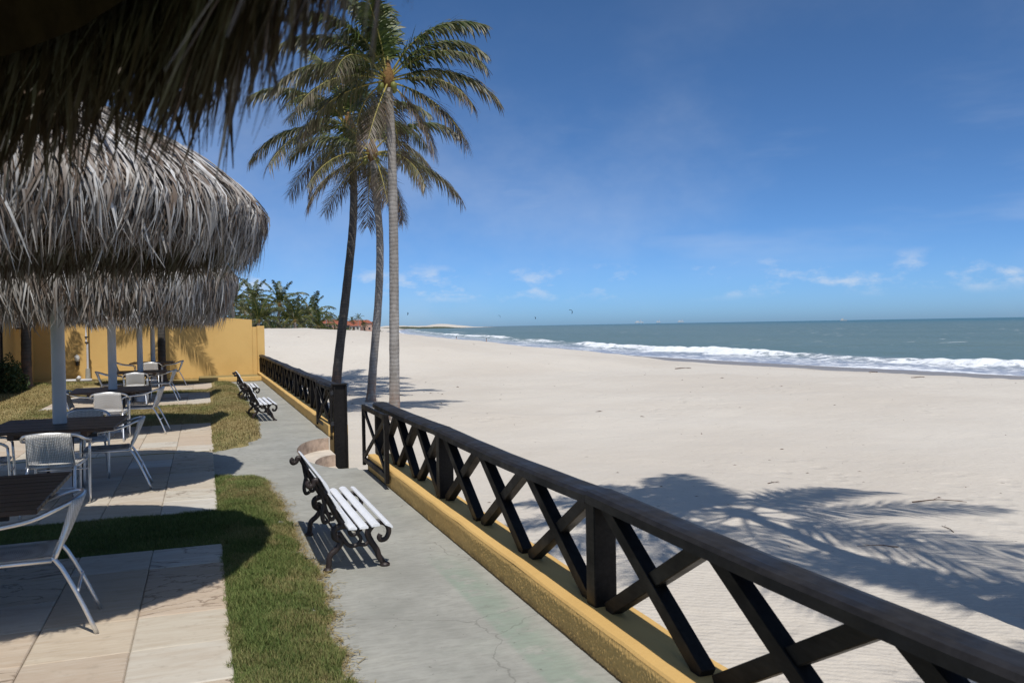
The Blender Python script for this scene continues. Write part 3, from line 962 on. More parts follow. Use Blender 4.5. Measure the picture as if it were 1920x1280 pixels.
# ------------------------------------------------------------------ end wall, kerb wall, building
EWY = 32.0
ew = empty('boundary_wall', (0, EWY, 0))
tag(ew, 'tall yellow rendered boundary wall closing the far end of the terrace', 'wall')
MB().box(-5.3, 1.68, 0, .22, -.5, 2.06, .01).build('wall_panel', M['yellow'], ew)
m = MB()
m.add([(-5.3, 0.002, 2.062), (1.68, 0.002, 2.06), (1.68, .218, 2.06), (-5.3, .218, 2.062), (-5.3, 0.002, 2.62), (1.68, 0.002, 2.062), (1.68, .218, 2.062), (-5.3, .218, 2.62)],
      [(0, 1, 5, 4), (1, 2, 6, 5), (2, 3, 7, 6), (3, 0, 4, 7), (4, 5, 6, 7)])
m.build('sloped_coping', M['yellow'], ew)
MB().box(1.682, 1.84, .005, .225, -.9, 1.80, .01).build('pier', M['yellow'], ew)
MB().box(1.842, 2.10, -.04, .24, -1.2, 1.83, .012).build('end_pier', M['yellow'], ew)
kw = MB().box(-.15, 1.815, 29.43, 29.62, -.3, .15, .012).build('kerb_wall', M['yellow'])
tag(kw, 'low yellow kerb wall across the end of the path', 'low wall')
MB().box(-.15, 1.815, 29.62, 31.99, -.3, .10).build('kerb_fill', M['soil'], kw)

bd = empty('building', (-5.28, 27.9, 0))
tag(bd, 'yellow building at the far left, its side wall in shade', 'building')
MB().box(-5, 0, -7.5, 4.2, -.3, 3.3, .01).build('wall', M['yellow'], bd)
m = MB()
m.add([(-5.4, -7.9, 3.3), (.5, -7.9, 3.3), (.5, 4.6, 3.3), (-5.4, 4.6, 3.3), (-2.5, -7.9, 4.3), (-2.5, 4.6, 4.3)],
      [(0, 1, 4), (1, 2, 5, 4), (2, 3, 5), (3, 0, 4, 5), (0, 3, 2, 1)])
m.build('roof', M['tile'], bd)
dr = MB().box(.0, .05, -2.2, -.9, .2, 2.1, .006).build('door', M['glass'], bd)
MB().box(.0, .07, -2.28, -2.2, .2, 2.15).build('door_frame', M['black'], dr)
MB().box(.0, .07, -.9, -.82, .2, 2.15).build('door_frame', M['black'], dr)
MB().box(.0, .07, -2.28, -.82, 2.15, 2.22).build('door_frame', M['black'], dr)
acu = empty('air_conditioner', (-5.27, 29.4, 1.88))
tag(acu, 'grey box air conditioner jutting from the shaded building wall', 'air conditioner')
MB().box(0, .45, -.30, .30, 0, .42, .012).build('casing', M['plastic'], acu)
gr_ = MB().box(.08, .40, -.312, -.302, .05, .37, .002).build('grille', M['metal'], acu)
for i in range(6): MB().box(.09, .39, -.322, -.313, .07 + i * .05, .085 + i * .05).build('slat', M['plastic'], gr_)
MB().box(0, .40, -.26, -.22, -.05, -.002).build('bracket', M['metal'], acu)

# thin lamp pole, wall lamp, pipe
lp = empty('lamp_pole', (-3.61, 31.5, .16))
tag(lp, 'thin white pole on a grey foot before the yellow wall', 'pole')
MB().tube([(0, 0, 0), (0, 0, .02), (0, 0, .34)], [.09, .085, .07], 12).build('foot', M['concrete'], lp)
MB().tube([(0, 0, .34), (0, 0, 1.2)], [.035, .032], 10).build('sleeve', M['pole'], lp)
MB().tube([(-.03, 0, 1.2), (-.03, 0, 2.9)], .024, 8).build('upper_tube', M['white_paint'], lp)
for z in (1.18, 1.36): MB().tube([(-.02, 0, z), (-.02, 0, z + .05)], .055, 10).build('clamp', M['metal'], lp)
wl = empty('wall_lamp', (-3.98, EWY - .005, .70))
tag(wl, 'small white bulkhead lamp on the yellow wall', 'lamp')
MB().lathe([(.035, 0), (.075, .03), (.085, .12), (.07, .2), (.02, .24)], 14, (0, -.05, .02)).build('globe', M['plastic'], wl, True)
MB().lathe([(.02, -.12), (.05, -.09), (.06, .02)], 12, (0, -.05, 0)).build('base', M['metal'], wl)
pp = MB()
pp.tube([(-4.5, 30.3, .18), (-3.35, 30.2, .18)], .045, 10)
pp.tube([(-3.75, 30.22, .21), (-3.7, 30.2, .31)], [.08, .05], 10)
tag(pp.build('irrigation_pipe', M['pole'], None, True), 'white pipe with a valve lying on the lawn near the lamp pole', 'pipe')

# ------------------------------------------------------------------ thatched umbrellas
def thatch_profile(n=40):
    P = np.array([(.05, 3.24), (.5, 3.14), (1.0, 2.96), (1.35, 2.79), (1.6, 2.61), (1.74, 2.49), (1.80, 2.41)])
    seg = np.hypot(*np.diff(P, axis=0).T)
    s_ = np.concatenate([[0], np.cumsum(seg)])
    t = np.linspace(0, s_[-1], n)
    return t, np.interp(t, s_, P[:, 0]), np.interp(t, s_, P[:, 1]), s_[-1]
TP = thatch_profile(60)
def thatch_mesh(name, n_tuft, per, seed, strip_w, rim=.24, tone0=.50, short=0.0, ragged=.38):
    """palm leaflets in fan-like tufts that lie down the dome and hang over its rim"""
    r = np.random.default_rng(seed)
    T, PR, PZ, L = TP
    st_ = r.uniform(0, 1, n_tuft) ** .6 * L
    st_ = np.where(r.uniform(0, 1, n_tuft) < rim, L - r.uniform(0, .30, n_tuft), st_)
    at_ = r.uniform(0, 2 * np.pi, n_tuft)
    tdir, ttone, tlen = r.normal(0, 1, n_tuft), r.normal(0, 1, n_tuft), r.uniform(-1, 1, n_tuft)
    tlift = r.uniform(0, 1, n_tuft) ** 2 * .10
    ex = lambda q: np.repeat(q, per)
    n = n_tuft * per
    fan = r.normal(0, 1, n)
    rl = np.interp(ex(st_), T, PR)
    s0 = np.clip(ex(st_) + r.normal(0, .035, n), .02, L)
    a0 = ex(at_) + fan * .030 / np.clip(rl, .25, None)
    drift = ex(tdir) * .20 + fan * .20 + r.normal(0, .05, n)
    length = np.clip(r.uniform(.24, .44, n) * (1 + ragged * ex(tlen)), .12, .60) * (1 - short * S(L - .35, L - .05, s0))
    lift = ex(tlift) + r.uniform(0, .035, n)
    w = strip_w * np.exp(r.normal(0, .38, n))
    twist = r.normal(0, .55, n)
    tlen_, tdir_ = ex(tlen), ex(tdir)
    inward = .06 + .22 * r.uniform(0, 1, n) * (tlen_ > .2)
    curl = r.normal(0, .025, n)
    k = 5
    V = np.empty((n, k, 2, 3))
    for i, q in enumerate(np.linspace(0, 1, k)):
        s_ = s0 + length * q
        over = np.clip(s_ - L, 0, None)
        rr = np.interp(np.clip(s_, 0, L), T, PR) + lift * np.sin(np.pi * (.2 + .6 * q)) + curl * q * q
        zz = np.interp(np.clip(s_, 0, L), T, PZ) + lift * .9 * (1 - q * .8)
        rr = rr - over * inward + over * .05 * tdir_
        zz = zz - over * .97
        aa = a0 + drift * length * q / np.clip(rr, .35, None)
        ww = w * (.8, 1.1, .95, .7, .15)[i] / 2
        ca, sa = np.cos(aa), np.sin(aa)
        tx, ty, tz = -sa * np.cos(twist) + ca * np.sin(twist) * .6, ca * np.cos(twist) + sa * np.sin(twist) * .6, np.sin(twist) * .8
        for j, sg in enumerate((-1, 1)):
            V[:, i, j, 0] = rr * ca + tx * ww * sg
            V[:, i, j, 1] = rr * sa + ty * ww * sg
            V[:, i, j, 2] = zz + tz * ww * sg
    b = np.arange(n)[:, None, None] * (2 * k) + np.arange(k - 1)[None, :, None] * 2
    Fq = (b + np.array([0, 1, 3, 2])[None, None]).reshape(-1, 4)
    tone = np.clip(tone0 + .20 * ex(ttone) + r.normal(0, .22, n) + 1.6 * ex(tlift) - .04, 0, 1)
    return np_mesh(name, V.reshape(-1, 3), Fq, M['thatch'], {'tint': np.repeat(tone, 2 * k)})
def umbrella_root(y, label, thatch, core, z0=0.0, rz=0.0):
    root = empty('thatched_umbrella', (PX, y, 0), rz)
    tag(root, label, 'thatched umbrella', 'thatched umbrellas in a row on the terrace')
    pl = MB().tube([(0, 0, .0), (0, 0, .3), (0, 0, 1.2), (0, 0, 2.3), (0, 0, 3.08)], [.070, .069, .067, .063, .055], 20).build('pole', M['pole'], root, True)
    MB().lathe([(.105, 0), (.105, .03), (.10, .035), (.098, .38), (.072, .41)], 20).build('base_sleeve', M['pole'], pl)
    for nm, me_ in (('thatch', thatch), ('added_opaque_cone', core)):
        t_ = link(nm, me_, root)
        t_.location.z = z0
        if thatch is th_far: t_.scale = (.95, .95, 1)
        if nm == 'thatch': t_['kind'] = 'stuff'
    for k in range(8):
        a = k * math.pi / 4 + .2
        MB().tube([(.05 * math.cos(a), .05 * math.sin(a), 3.04), (.9 * math.cos(a), .9 * math.sin(a), 2.80), (1.52 * math.cos(a), 1.52 * math.sin(a), 2.40)], [.028, .026, .022], 6).build('rafter', M['rib'], root)
    MB().tube([(1.15 * math.cos(i * math.pi / 12), 1.15 * math.sin(i * math.pi / 12), 2.62) for i in range(25)], .02, 6, caps=False).build('ring_beam', M['rib'], root)
    return root
cm = MB()  # opaque cone added beneath the strips so no sunlight leaks through the thatch
prof = [(.03, 3.17), (.5, 3.05), (1.0, 2.87), (1.32, 2.69), (1.56, 2.50), (1.66, 2.38), (1.69, 2.24)]
cm.lathe(prof, 40)
cm.f = [q for q in cm.f if len(q) == 4]
cm.m = [0] * len(cm.f)
core_me = cm.mesh('added_opaque_cone', M['core'], True)
cm = MB().lathe(prof[:5] + [(1.63, 2.44)], 40)
cm.f = [q for q in cm.f if len(q) == 4]
cm.m = [0] * len(cm.f)
core_short = cm.mesh('added_opaque_cone', M['core'], True)
th_over = thatch_mesh('thatch', 4600, 15, 21, .0140, .74, .34, .0, .24)  # leaf tone set darker than the other canopies: shade put into the colour
th_near = thatch_mesh('thatch', 5400, 14, 22, .0100, .27, .50, .31, .42)
th_far = thatch_mesh('thatch', 2500, 11, 23, .0165)
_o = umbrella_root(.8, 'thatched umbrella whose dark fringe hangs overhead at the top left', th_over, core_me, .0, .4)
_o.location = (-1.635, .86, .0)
_u1 = umbrella_root(POLES[1], 'large grey thatched umbrella nearest in full view, its pole outside the picture', th_near, core_short, -.08, 0)
_u1.location.x -= .07
umbrella_root(POLES[2], 'thatched umbrella with the leftmost white pole, behind the largest thatch', th_far, core_short, -.22, 1.1)
umbrella_root(POLES[3], 'thatched umbrella on the second white pole from the left', th_far, core_short, -.22, 2.3)
umbrella_root(POLES[4], 'thatched umbrella on the third white pole from the left', th_far, core_short, -.22, 3.7)
umbrella_root(POLES[5], 'farthest thatched umbrella before the yellow wall, on the fourth white pole', th_far, core_short, -.18, 5.0)

# ------------------------------------------------------------------ tables
def make_table():
    root = empty('wooden_table')
    hx, hy = .60, .66
    n = 10
    w = 2 * hy / n
    pm = MB().box(-hx, hx, -w / 2 + .003, w / 2 - .003, .690, .72, .004).mesh('plank', M['plank'])
    for i in range(n):
        o = link('plank', pm, root)
        o.location = (0, -hy + (i + .5) * w, random.uniform(-.001, .001))
    for sx_ in (-1, 1): MB().box(sx_ * .32 - .03, sx_ * .32 + .03, -hy + .05, hy - .05, .635, .6885, .004).build('crossbeam', M['plank'], root)
    for sx_ in (-1, 1):
        for sy in (-1, 1):
            MB().tube([(sx_ * .17, sy * .30, 0), (sx_ * .17, sy * .30, .64)], .014, 8).build('leg', M['metal'], root)
    for sy in (-1, 1): MB().box(-.40, .40, sy * .30 - .012, sy * .30 + .012, .60, .634, .002).build('stretcher', M['metal'], root)
    return root
TAB = make_table()
tl = ['dark plank table at the left edge, nearest the camera', 'brown plank table around the leftmost white pole', 'brown plank table around the second white pole',
      'brown plank table around the third white pole', 'brown plank table at the far end before the yellow wall']
for i, y in enumerate(POLES[1:]):
    o = TAB if i == 0 else copy_tree(TAB)
    o.location = (PX - (.03 if i == 0 else 0), y - (.05 if i else 0), .018 if i < 4 else .048)
    o.rotation_euler.z = (.0, -.03, .05, .02, -.03)[i]
    tag(o, tl[i], 'table', 'plank tables under the umbrellas')

# ------------------------------------------------------------------ chairs (sitter looks along local +y)
def spline(pts, n=6):
    pts = [Vector(p) for p in pts]
    out = []
    for i in range(len(pts) - 1):
        p0, p1, p2, p3 = pts[max(i - 1, 0)], pts[i], pts[i + 1], pts[min(i + 2, len(pts) - 1)]
        for k in range(n):
            t = k / n
            out.append(.5 * ((2 * p1) + (p2 - p0) * t + (2 * p0 - 5 * p1 + 4 * p2 - p3) * t * t + (3 * p1 - p0 - 3 * p2 + p3) * t ** 3))
    out.append(pts[-1])
    return out
def make_chair():
    root = empty('wicker_chair')
    half = [(.245, .255, .585), (.262, .20, .625), (.272, .06, .640), (.268, -.10, .665), (.225, -.235, .715), (.12, -.315, .742)]
    loop = spline(half + [(0, -.335, .748)] + [(-x, y, z) for x, y, z in half[::-1]], 4)
    MB().tube(loop, .0135, 10).build('arm_rail', M['alu'], root, True)
    for s_ in (-1, 1):
        MB().tube(spline([(s_ * .235, .27, 0), (s_ * .238, .268, .3), (s_ * .245, .255, .585)], 3), .0125, 8).build('leg', M['alu'], root, True)
        MB().tube(spline([(s_ * .225, -.40, 0), (s_ * .21, -.30, .24), (s_ * .195, -.20, .425), (s_ * .19, -.12, .432)], 3), .0125, 8).build('leg', M['alu'], root, True)
        MB().tube(spline([(s_ * .195, -.20, .425), (s_ * .187, -.26, .58), (s_ * .165, -.305, .735)], 3), .0115, 8).build('back_upright', M['alu'], root, True)
    sf = [(-.22, .24, .43), (.22, .24, .43), (.215, -.18, .425), (-.215, -.18, .425)]
    MB().tube(sf + [sf[0]], .012, 8).build('seat_frame', M['alu'], root, True)
    MB().tube([(-.235, .268, .33), (.235, .268, .33)], .008, 6).build('cross_bar', M['alu'], root, True)
    MB().tube([(-.212, -.31, .24), (.212, -.31, .24)], .008, 6).build('cross_bar', M['alu'], root, True)
    # woven seat: slightly dished pad
    n = 8
    V, fs = [], []
    for side in (0, 1):
        for i in range(n + 1):
            for j in range(n + 1):
                x, y = -.215 + .43 * i / n, -.185 + .425 * j / n
                dish = -.022 * math.sin(math.pi * i / n) * math.sin(math.pi * j / n)
                V.append((x, y, (.447 if side == 0 else .430) + dish))
    q = (n + 1) ** 2
    for i in range(n):
        for j in range(n):
            a_ = i * (n + 1) + j
            fs.append((a_, a_ + n + 1, a_ + n + 2, a_ + 1))
            fs.append((q + a_, q + a_ + 1, q + a_ + n + 2, q + a_ + n + 1))
    rim = [i * (n + 1) for i in range(n + 1)] + [n * (n + 1) + j for j in range(1, n + 1)] + [i * (n + 1) + n for i in range(n - 1, -1, -1)] + [j for j in range(n - 1, 0, -1)]
    for i in range(len(rim)):
        a_, b_ = rim[i], rim[(i + 1) % len(rim)]
        fs.append((a_, b_, q + b_, q + a_))
    MB().add(V, fs).build('seat', M['wicker'], root, True)
    # woven backrest, bowed backwards, thick enough to be wrapped round the uprights
    V, fs = [], []
    nz = 7
    for side in (0, 1):
        for i in range(n + 1):
            for j in range(nz + 1):
                t, h = -1 + 2 * i / n, j / nz
                x = t * (.200 - .012 * h)
                y = -.205 - .095 * h ** .8 - .03 * (1 - t * t) * (.4 + h) + (.016 if side else -.014)
                z = .455 + .285 * h + .012 * (1 - t * t)
                V.append((x, y, z))
    q = (n + 1) * (nz + 1)
    for i in range(n):
        for j in range(nz):
            a_ = i * (nz + 1) + j
            fs.append((a_, a_ + nz + 1, a_ + nz + 2, a_ + 1))
            fs.append((q + a_, q + a_ + 1, q + a_ + nz + 2, q + a_ + nz + 1))
    for i in range(n):
        for j in (0, nz):
            a_, b_ = i * (nz + 1) + j, (i + 1) * (nz + 1) + j
            fs.append((a_, b_, q + b_, q + a_))
    for j in range(nz):
        for i in (0, n):
            a_, b_ = i * (nz + 1) + j, i * (nz + 1) + j + 1
            fs.append((a_, b_, q + b_, q + a_))
    MB().add(V, fs).build('backrest', M['wicker'], root, True)
    return root
CH = make_chair()
P_ = math.pi
chairs = [  # x, y, rotation, label
    (-1.00, 5.42, P_ / 2 + .06, 'nearest aluminium wicker chair at the bottom left, turned to the dark table'),
    (-1.33, 9.08, -.06, 'white wicker chair with its woven back to the camera at the leftmost pole table'),
    (-.95, 9.98, P_ / 2 + .04, 'aluminium chair seen side on at the right of the leftmost pole table'),
    (-2.05, 9.5, -P_ / 2 + .1, 'aluminium chair cut by the left picture edge at the leftmost pole table'),
    (-1.30, 10.98, P_ + .1, 'wicker chair behind the leftmost pole table, mostly hidden'),
    (-1.37, 14.6, -.04, 'white wicker chair with its back to the camera at the second pole table'),
    (-.96, 15.25, P_ / 2 - .12, 'aluminium chair side on at the right of the second pole table'),
    (-1.80, 15.3, -P_ / 2 - .05, 'aluminium chair at the left of the second pole table'),
    (-1.46, 21.2, .05, 'white wicker chair with its back to the camera at the third pole table'),
    (-.95, 22.15, P_ / 2 - .1, 'aluminium chair side on at the right of the third pole table'),
    (-2.05, 22.2, -P_ / 2 + .08, 'aluminium chair at the left of the third pole table, facing right'),
    (-1.42, 27.1, -.05, 'pale wicker chair with its back to the camera at the farthest table'),
    (-.90, 27.9, P_ / 2 + .05, 'aluminium chair at the right of the farthest table'),
    (-2.20, 28.2, -P_ / 2, 'aluminium chair at the left of the farthest table'),
]
for i, (x, y, a, lab) in enumerate(chairs):
    o = CH if i == 0 else copy_tree(CH)
    o.location = (x, y, .018 if y < 26 else .048)
    o.rotation_euler.z = a
    tag(o, lab, 'chair', 'aluminium and wicker chairs at the tables')

# ------------------------------------------------------------------ benches (faces +x, slats along y)
def make_bench():
    root = empty('park_bench')
    fx = .79                                            # world x of the rear foot
    def frame(y):
        c = lambda pts, r, n=5, fl=1.0: (spline([(px - fx, y, pz) for px, pz in pts], n), r)
        o = None
        m = MB()
        def t(pts, r0, r1=None, n=5):
            s_ = spline([(px - fx, y, pz) for px, pz in pts], n)
            rr = [1.22 * (r0 + ((r1 or r0) - r0) * i / (len(s_) - 1)) for i in range(len(s_))]
            m.tube(s_, rr, 8, flat=.8, flat_axis=(0, 1, 0))
        # back stile with its rolled top
        t([(.672, .640), (.655, .622), (.668, .600), (.695, .612), (.705, .640), (.735, .625), (.785, .52), (.845, .40), (.895, .315)], .013, .019)
        t([(.745, .60), (.775, .44), (.815, .36), (.845, .40)], .011)
        t([(.775, .50), (.752, .40), (.765, .345), (.80, .36)], .013, .011)
        # rear leg, bulging at the knee
        t([(.895, .315), (.835, .29), (.835, .235), (.875, .20), (.845, .150), (.800, .110), (.790, .05), (.785, .012)], .020, .016)
        t([(.835, .235), (.865, .255), (.885, .225), (.875, .20)], .013)
        # seat rail rolling over at the front
        t([(.875, .308), (.96, .300), (1.06, .305), (1.14, .315), (1.195, .295), (1.215, .245), (1.195, .195), (1.160, .185), (1.145, .205), (1.155, .225)], .016, .015)
        # front leg
        t([(1.10, .300), (1.065, .245), (1.085, .185), (1.125, .120), (1.145, .06), (1.178, .012)], .020, .016)
        # scrolls under the seat
        t([(.885, .225), (.93, .17), (.985, .165), (1.015, .205), (.99, .245), (.955, .235)], .013, .010)
        t([(1.085, .205), (1.05, .165), (1.0, .170)], .012)
        t([(.93, .295), (.945, .245), (.985, .245), (1.02, .295)], .011)
        # feet
        m.lathe([(.034, 0), (.036, .012), (.026, .022), (.016, .03)], 10, (.783 - fx, y, 0))
        m.lathe([(.036, 0), (.038, .012), (.028, .022), (.016, .03)], 10, (1.182 - fx, y, 0))
        return m.build('iron_frame', M['iron'], root, True)
    frame(-.56)
    frame(.56)
    MB().tube([(.87 - fx, -.56, .215), (.87 - fx, .56, .215)], .008, 8).build('tie_rod', M['iron'], root, True)
    def slat(px, pz, w, ang, y0=-.75, y1=.75, th=.022):
        ca, sa = math.cos(ang), math.sin(ang)
        m = MB()
        n_ = 9
        prof_ = []
        for i in range(n_):
            u_ = -1 + 2 * i / (n_ - 1)
            prof_.append((u_ * w / 2, th * (1 - .55 * u_ * u_)))
        prof_ += [(w / 2, 0), (-w / 2, 0)]
        V, k = [], len(prof_)
        for y, sh in ((y0, .92), (y0 + .012, 1), (y1 - .012, 1), (y1, .92)):
            for a_, b_ in prof_:
                a2, b2 = a_ * sh, b_ * sh
                V.append((px - fx + a2 * ca - b2 * sa, y, pz + a2 * sa + b2 * ca))
        fs = [(i * k + j, i * k + (j + 1) % k, (i + 1) * k + (j + 1) % k, (i + 1) * k + j) for i in range(3) for j in range(k)]
        fs += [tuple(range(k))[::-1], tuple(range(3 * k, 4 * k))]
        m.add(V, fs)
        m.build('slat', M['white_paint'], root)
    # angle = slope of the width direction
    slat(.752, .622, .105, rad(-62))
    slat(.812, .503, .095, rad(-62))
    slat(.868, .398, .090, rad(-62))
    slat(.930, .318, .060, rad(-4))
    slat(1.008, .318, .062, rad(0))
    slat(1.088, .326, .062, rad(4))
    slat(1.178, .318, .058, rad(-28))
    return root
BE = make_bench()
bl = ['white slatted bench with dark iron frames nearest the camera beside the near fence', 'white slatted iron bench on the far path, the nearer of the pair', 'white slatted iron bench farthest away, beside the yellow end wall']
for i, (x, y, a) in enumerate(((.79, 6.55, 0), (.83, 16.95, .02), (.83, 21.9, .0))):
    o = BE if i == 0 else copy_tree(BE)
    o.location = (x, y, -.004)
    o.rotation_euler.z = a
    tag(o, bl[i], 'bench', 'white slatted benches along the path')

# ------------------------------------------------------------------ palms
def frond_mesh(name, L, n, a0, droop, seed, dry, leaf=.62, wid=.034, side=0.0, mat='frond'):
    """a frond growing along local +x from the crown; gravity is -z"""
    r = np.random.default_rng(seed)
    K = 26
    t = np.linspace(0, 1, K)
    ang = a0 - droop * t ** 1.35
    seg = L / (K - 1)
    X = np.concatenate([[0], np.cumsum(np.cos(ang[:-1]) * seg)])
    Zc = np.concatenate([[0], np.cumsum(np.sin(ang[:-1]) * seg)])
    Yc = side * t ** 2 * L
    m = MB()
    m.tube([(X[i], Yc[i], Zc[i]) for i in range(0, K, 2)] + [(X[-1], Yc[-1], Zc[-1])], [.032 * (1 - .88 * t[i]) for i in range(0, K, 2)] + [.003], 5)
    nv0 = len(m.v)
    Vr = np.array(m.v)
    Fr = [q for q in m.f if len(q) == 4]
    ts = np.sort(np.concatenate([np.linspace(.13, .995, n), np.linspace(.135, .99, n)]))
    sd = np.where(np.arange(2 * n) % 2 == 0, 1., -1.)
    ts = np.clip(ts + r.normal(0, .004, 2 * n), .1, 1)
    bx, by, bz = np.interp(ts, t, X), np.interp(ts, t, Yc), np.interp(ts, t, Zc)
    aa = np.interp(ts, t, ang)
    fx_, fz_ = np.cos(aa), np.sin(aa)                    # along the rib
    ux, uz = -np.sin(aa), np.cos(aa)                     # up from the rib
    ll = leaf * (.45 + .75 * np.sin(np.pi * np.clip(ts * .86 + .12, 0, 1)) ** .8) * r.uniform(.75, 1.12, 2 * n)
    fwd = .42 + .55 * ts + r.normal(0, .10, 2 * n)
    up = .26 * (1 - ts) + r.normal(0, .12, 2 * n)
    dx, dy, dz = fx_ * fwd + ux * up, sd * .85 + side * .8, fz_ * fwd + uz * up
    nn = np.sqrt(dx ** 2 + dy ** 2 + dz ** 2)
    dx, dy, dz = dx / nn, dy / nn, dz / nn
    limp = np.clip(r.normal(.62, .22, 2 * n), .1, 1.3)
    pts = []
    for q, wq in ((0, .55), (.35, 1.0), (.7, .8), (1.0, .12)):
        g = limp * ll * q ** 1.8
        sh = 1 - .28 * q * limp
        pts.append((bx + dx * ll * q * sh, by + dy * ll * q * sh, bz + dz * ll * q * sh - g * .75, wq))
    N = 2 * n
    V = np.empty((N, 4, 2, 3))
    # blade width lies along the rib
    for i, (x, y, z, wq) in enumerate(pts):
        ww = wid * wq / 2 * r.uniform(.8, 1.15, N)
        for j, s_ in enumerate((-1, 1)):
            V[:, i, j, 0] = x + fx_ * ww * s_
            V[:, i, j, 1] = y
            V[:, i, j, 2] = z + fz_ * ww * s_ + .3 * ww * s_
    b = nv0 + np.arange(N)[:, None, None] * 8 + np.arange(3)[None, :, None] * 2
    Fl = (b + np.array([0, 1, 3, 2])[None, None]).reshape(-1, 4)
    allV = np.concatenate([Vr, V.reshape(-1, 3)])
    allF = np.concatenate([np.array(Fr), Fl])
    dv = np.clip(dry + .55 * (ts - .45)[:, None] + np.array([-.12, 0, .12, .35])[None] + r.normal(0, .16, (N, 1)), 0, 1)
    dryv = np.concatenate([np.zeros(nv0), np.repeat(dv, 2, axis=1).ravel()])
    tint = np.concatenate([np.full(nv0, .5), np.repeat(np.clip(r.normal(.5, .24, N), 0, 1), 8)])
    mi = np.concatenate([np.ones(len(Fr)), np.zeros(len(Fl))]).astype(int)
    return np_mesh(name, allV, allF, [M[mat], M['rachis']], {'dry': dryv, 'tint': tint}, mi=mi)
FR = {}
def frond_lib(tagname, n, leaf, wid, Ls):
    lib = []
    for k, (L, a0, dr, dry, side) in enumerate(Ls):
        lib.append(frond_mesh('frond', L, n, rad(a0), rad(dr), 100 + k + 31 * len(FR), dry, leaf, wid, side, 'frond' if tagname == 'near' else 'farfrond'))
    FR[tagname] = lib
# length, starting elevation, droop, dryness, sideways bend
frond_lib('near', 104, .68, .043, [
    (2.9, 82, 55, -.05, .05), (3.0, 62, 84, .0, -.10), (3.1, 44, 88, .10, .12), (3.3, 30, 84, .18, -.10),
    (3.4, 14, 72, .30, .12), (3.4, -2, 60, .42, -.12), (3.1, -22, 50, .62, .08), (2.6, -48, 32, .92, -.04)])
frond_lib('far', 32, .74, .095, [
    (3.6, 80, 45, -.15, .04), (3.8, 55, 80, -.10, -.05), (3.9, 32, 85, 0, .05), (3.9, 10, 75, .15, -.05), (3.5, -20, 50, .45, .03)])
def trunk_mesh(pts, r0, r1, n=12, rings=46, mat='trunk'):
    s_ = spline(pts, max(3, rings // (len(pts) - 1)))
    k = len(s_)
    rr = []
    for i in range(k):
        t = i / (k - 1)
        r_ = r0 + (r1 - r0) * t ** .8
        r_ *= 1 + .45 * math.exp(-t * 26) + .022 * math.sin(i * 1.9) + .018 * random.uniform(-1, 1)
        rr.append(r_)
    m_ = MB().tube(s_, rr, n)
    return m_.mesh('trunk', M[mat], True), s_[-1]
IMG_RIGHT = -YAW                                          # azimuth of the picture's right-hand direction
def palm(base, pts, r0, r1, label, lib, fronds, group, nuts=3, scale=1.0, lowp=False, bark='trunk'):
    root = empty('coconut_palm', base)
    tag(root, label, 'palm tree', group)
    me, top = trunk_mesh(pts, r0, r1, 8 if lowp else 14, 14 if lowp else 60, bark)
    link('trunk', me, root)
    cmb = MB().lathe([(r1 * .9, -.25), (r1 * 1.6, -.05), (r1 * 1.9, .12), (r1 * 1.2, .34), (r1 * .35, .6)], 10)
    cr = link('crown', cmb.mesh('crown', M['fibre'], True), root)
    cr.location = top
    cr.scale = (scale,) * 3
    for az, k in fronds:
        f_ = link('frond', FR[lib][k], cr)
        f_.rotation_euler = (random.uniform(-.12, .12), random.uniform(-.08, .08), az)
        f_.location = (.10 * math.cos(az), .10 * math.sin(az), .30 - .055 * k)
        f_.scale = (random.uniform(.9, 1.08),) * 3
    for i in range(nuts):
        a = i * 2.3 + .6
        m_ = MB().lathe([(.02, -.12), (.075, -.07), (.095, .0), (.075, .08), (.02, .12)], 10)
        o = link('coconut', m_.mesh('coconut', M['nut'], True), cr)
        o.location = (.24 * math.cos(a), .24 * math.sin(a), -.16 - .06 * (i % 2))
    return root
def star(n, seed, ks=8, low=0):
    r = random.Random(seed)
    out = []
    for i in range(n):
        k = min(ks - 1, low + int((i / n) ** .9 * (ks - low)))
        out.append((i * 2.39996 + r.uniform(-.25, .25), k))
    return out
def ra(deg): return IMG_RIGHT + rad(deg)
right_fr = [(ra(8), 1), (ra(-8), 2), (ra(3), 4), (ra(-22), 5), (ra(-14), 3), (ra(180), 3), (ra(200), 2), (ra(172), 5), (ra(212), 4), (ra(228), 5), (ra(248), 4), (ra(160), 1),
            (ra(95), 0), (ra(250), 0), (ra(190), 0), (ra(110), 3), (ra(335), 6), (ra(130), 5), (ra(265), 7), (ra(90), 7), (ra(345), 7), (ra(215), 1), (ra(130), 0)]
GP = 'coconut palms on the sand just outside the fence'
palm((4.74, 22.3, -.85), [(0, 0, 0), (.02, 0, 1.6), (.07, .02, 4.8), (.06, 0, 7.2), (.0, 0, 9.0)], .150, .105,
     'tallest coconut palm with the pale straight trunk, rightmost of the three', 'near', right_fr, GP, 5, .93)
palm((5.33, 28.9, -.85), [(0, 0, 0), (.10, 0, 1.2), (.34, 0, 3.6), (.42, 0, 5.6), (.30, 0, 7.4), (.22, 0, 8.4)], .155, .11,
     'coconut palm with the thin middle trunk, leaning slightly right', 'near', [(a + 1.0, min(7, k + (i % 2))) for i, (a, k) in enumerate(star(17, 5, 8, 1))], GP, 2, .98)
palm((4.80, 33.4, -.85), [(0, 0, 0), (.12, 0, 1.2), (.52, 0, 4.2), (.82, 0, 6.8), (.85, 0, 9.0), (.72, 0, 10.2)], .20, .13,
     'coconut palm with the dark curved trunk, leftmost of the three', 'near', star(18, 9, 8, 0), GP, 2, 1.2, bark='darktrunk')
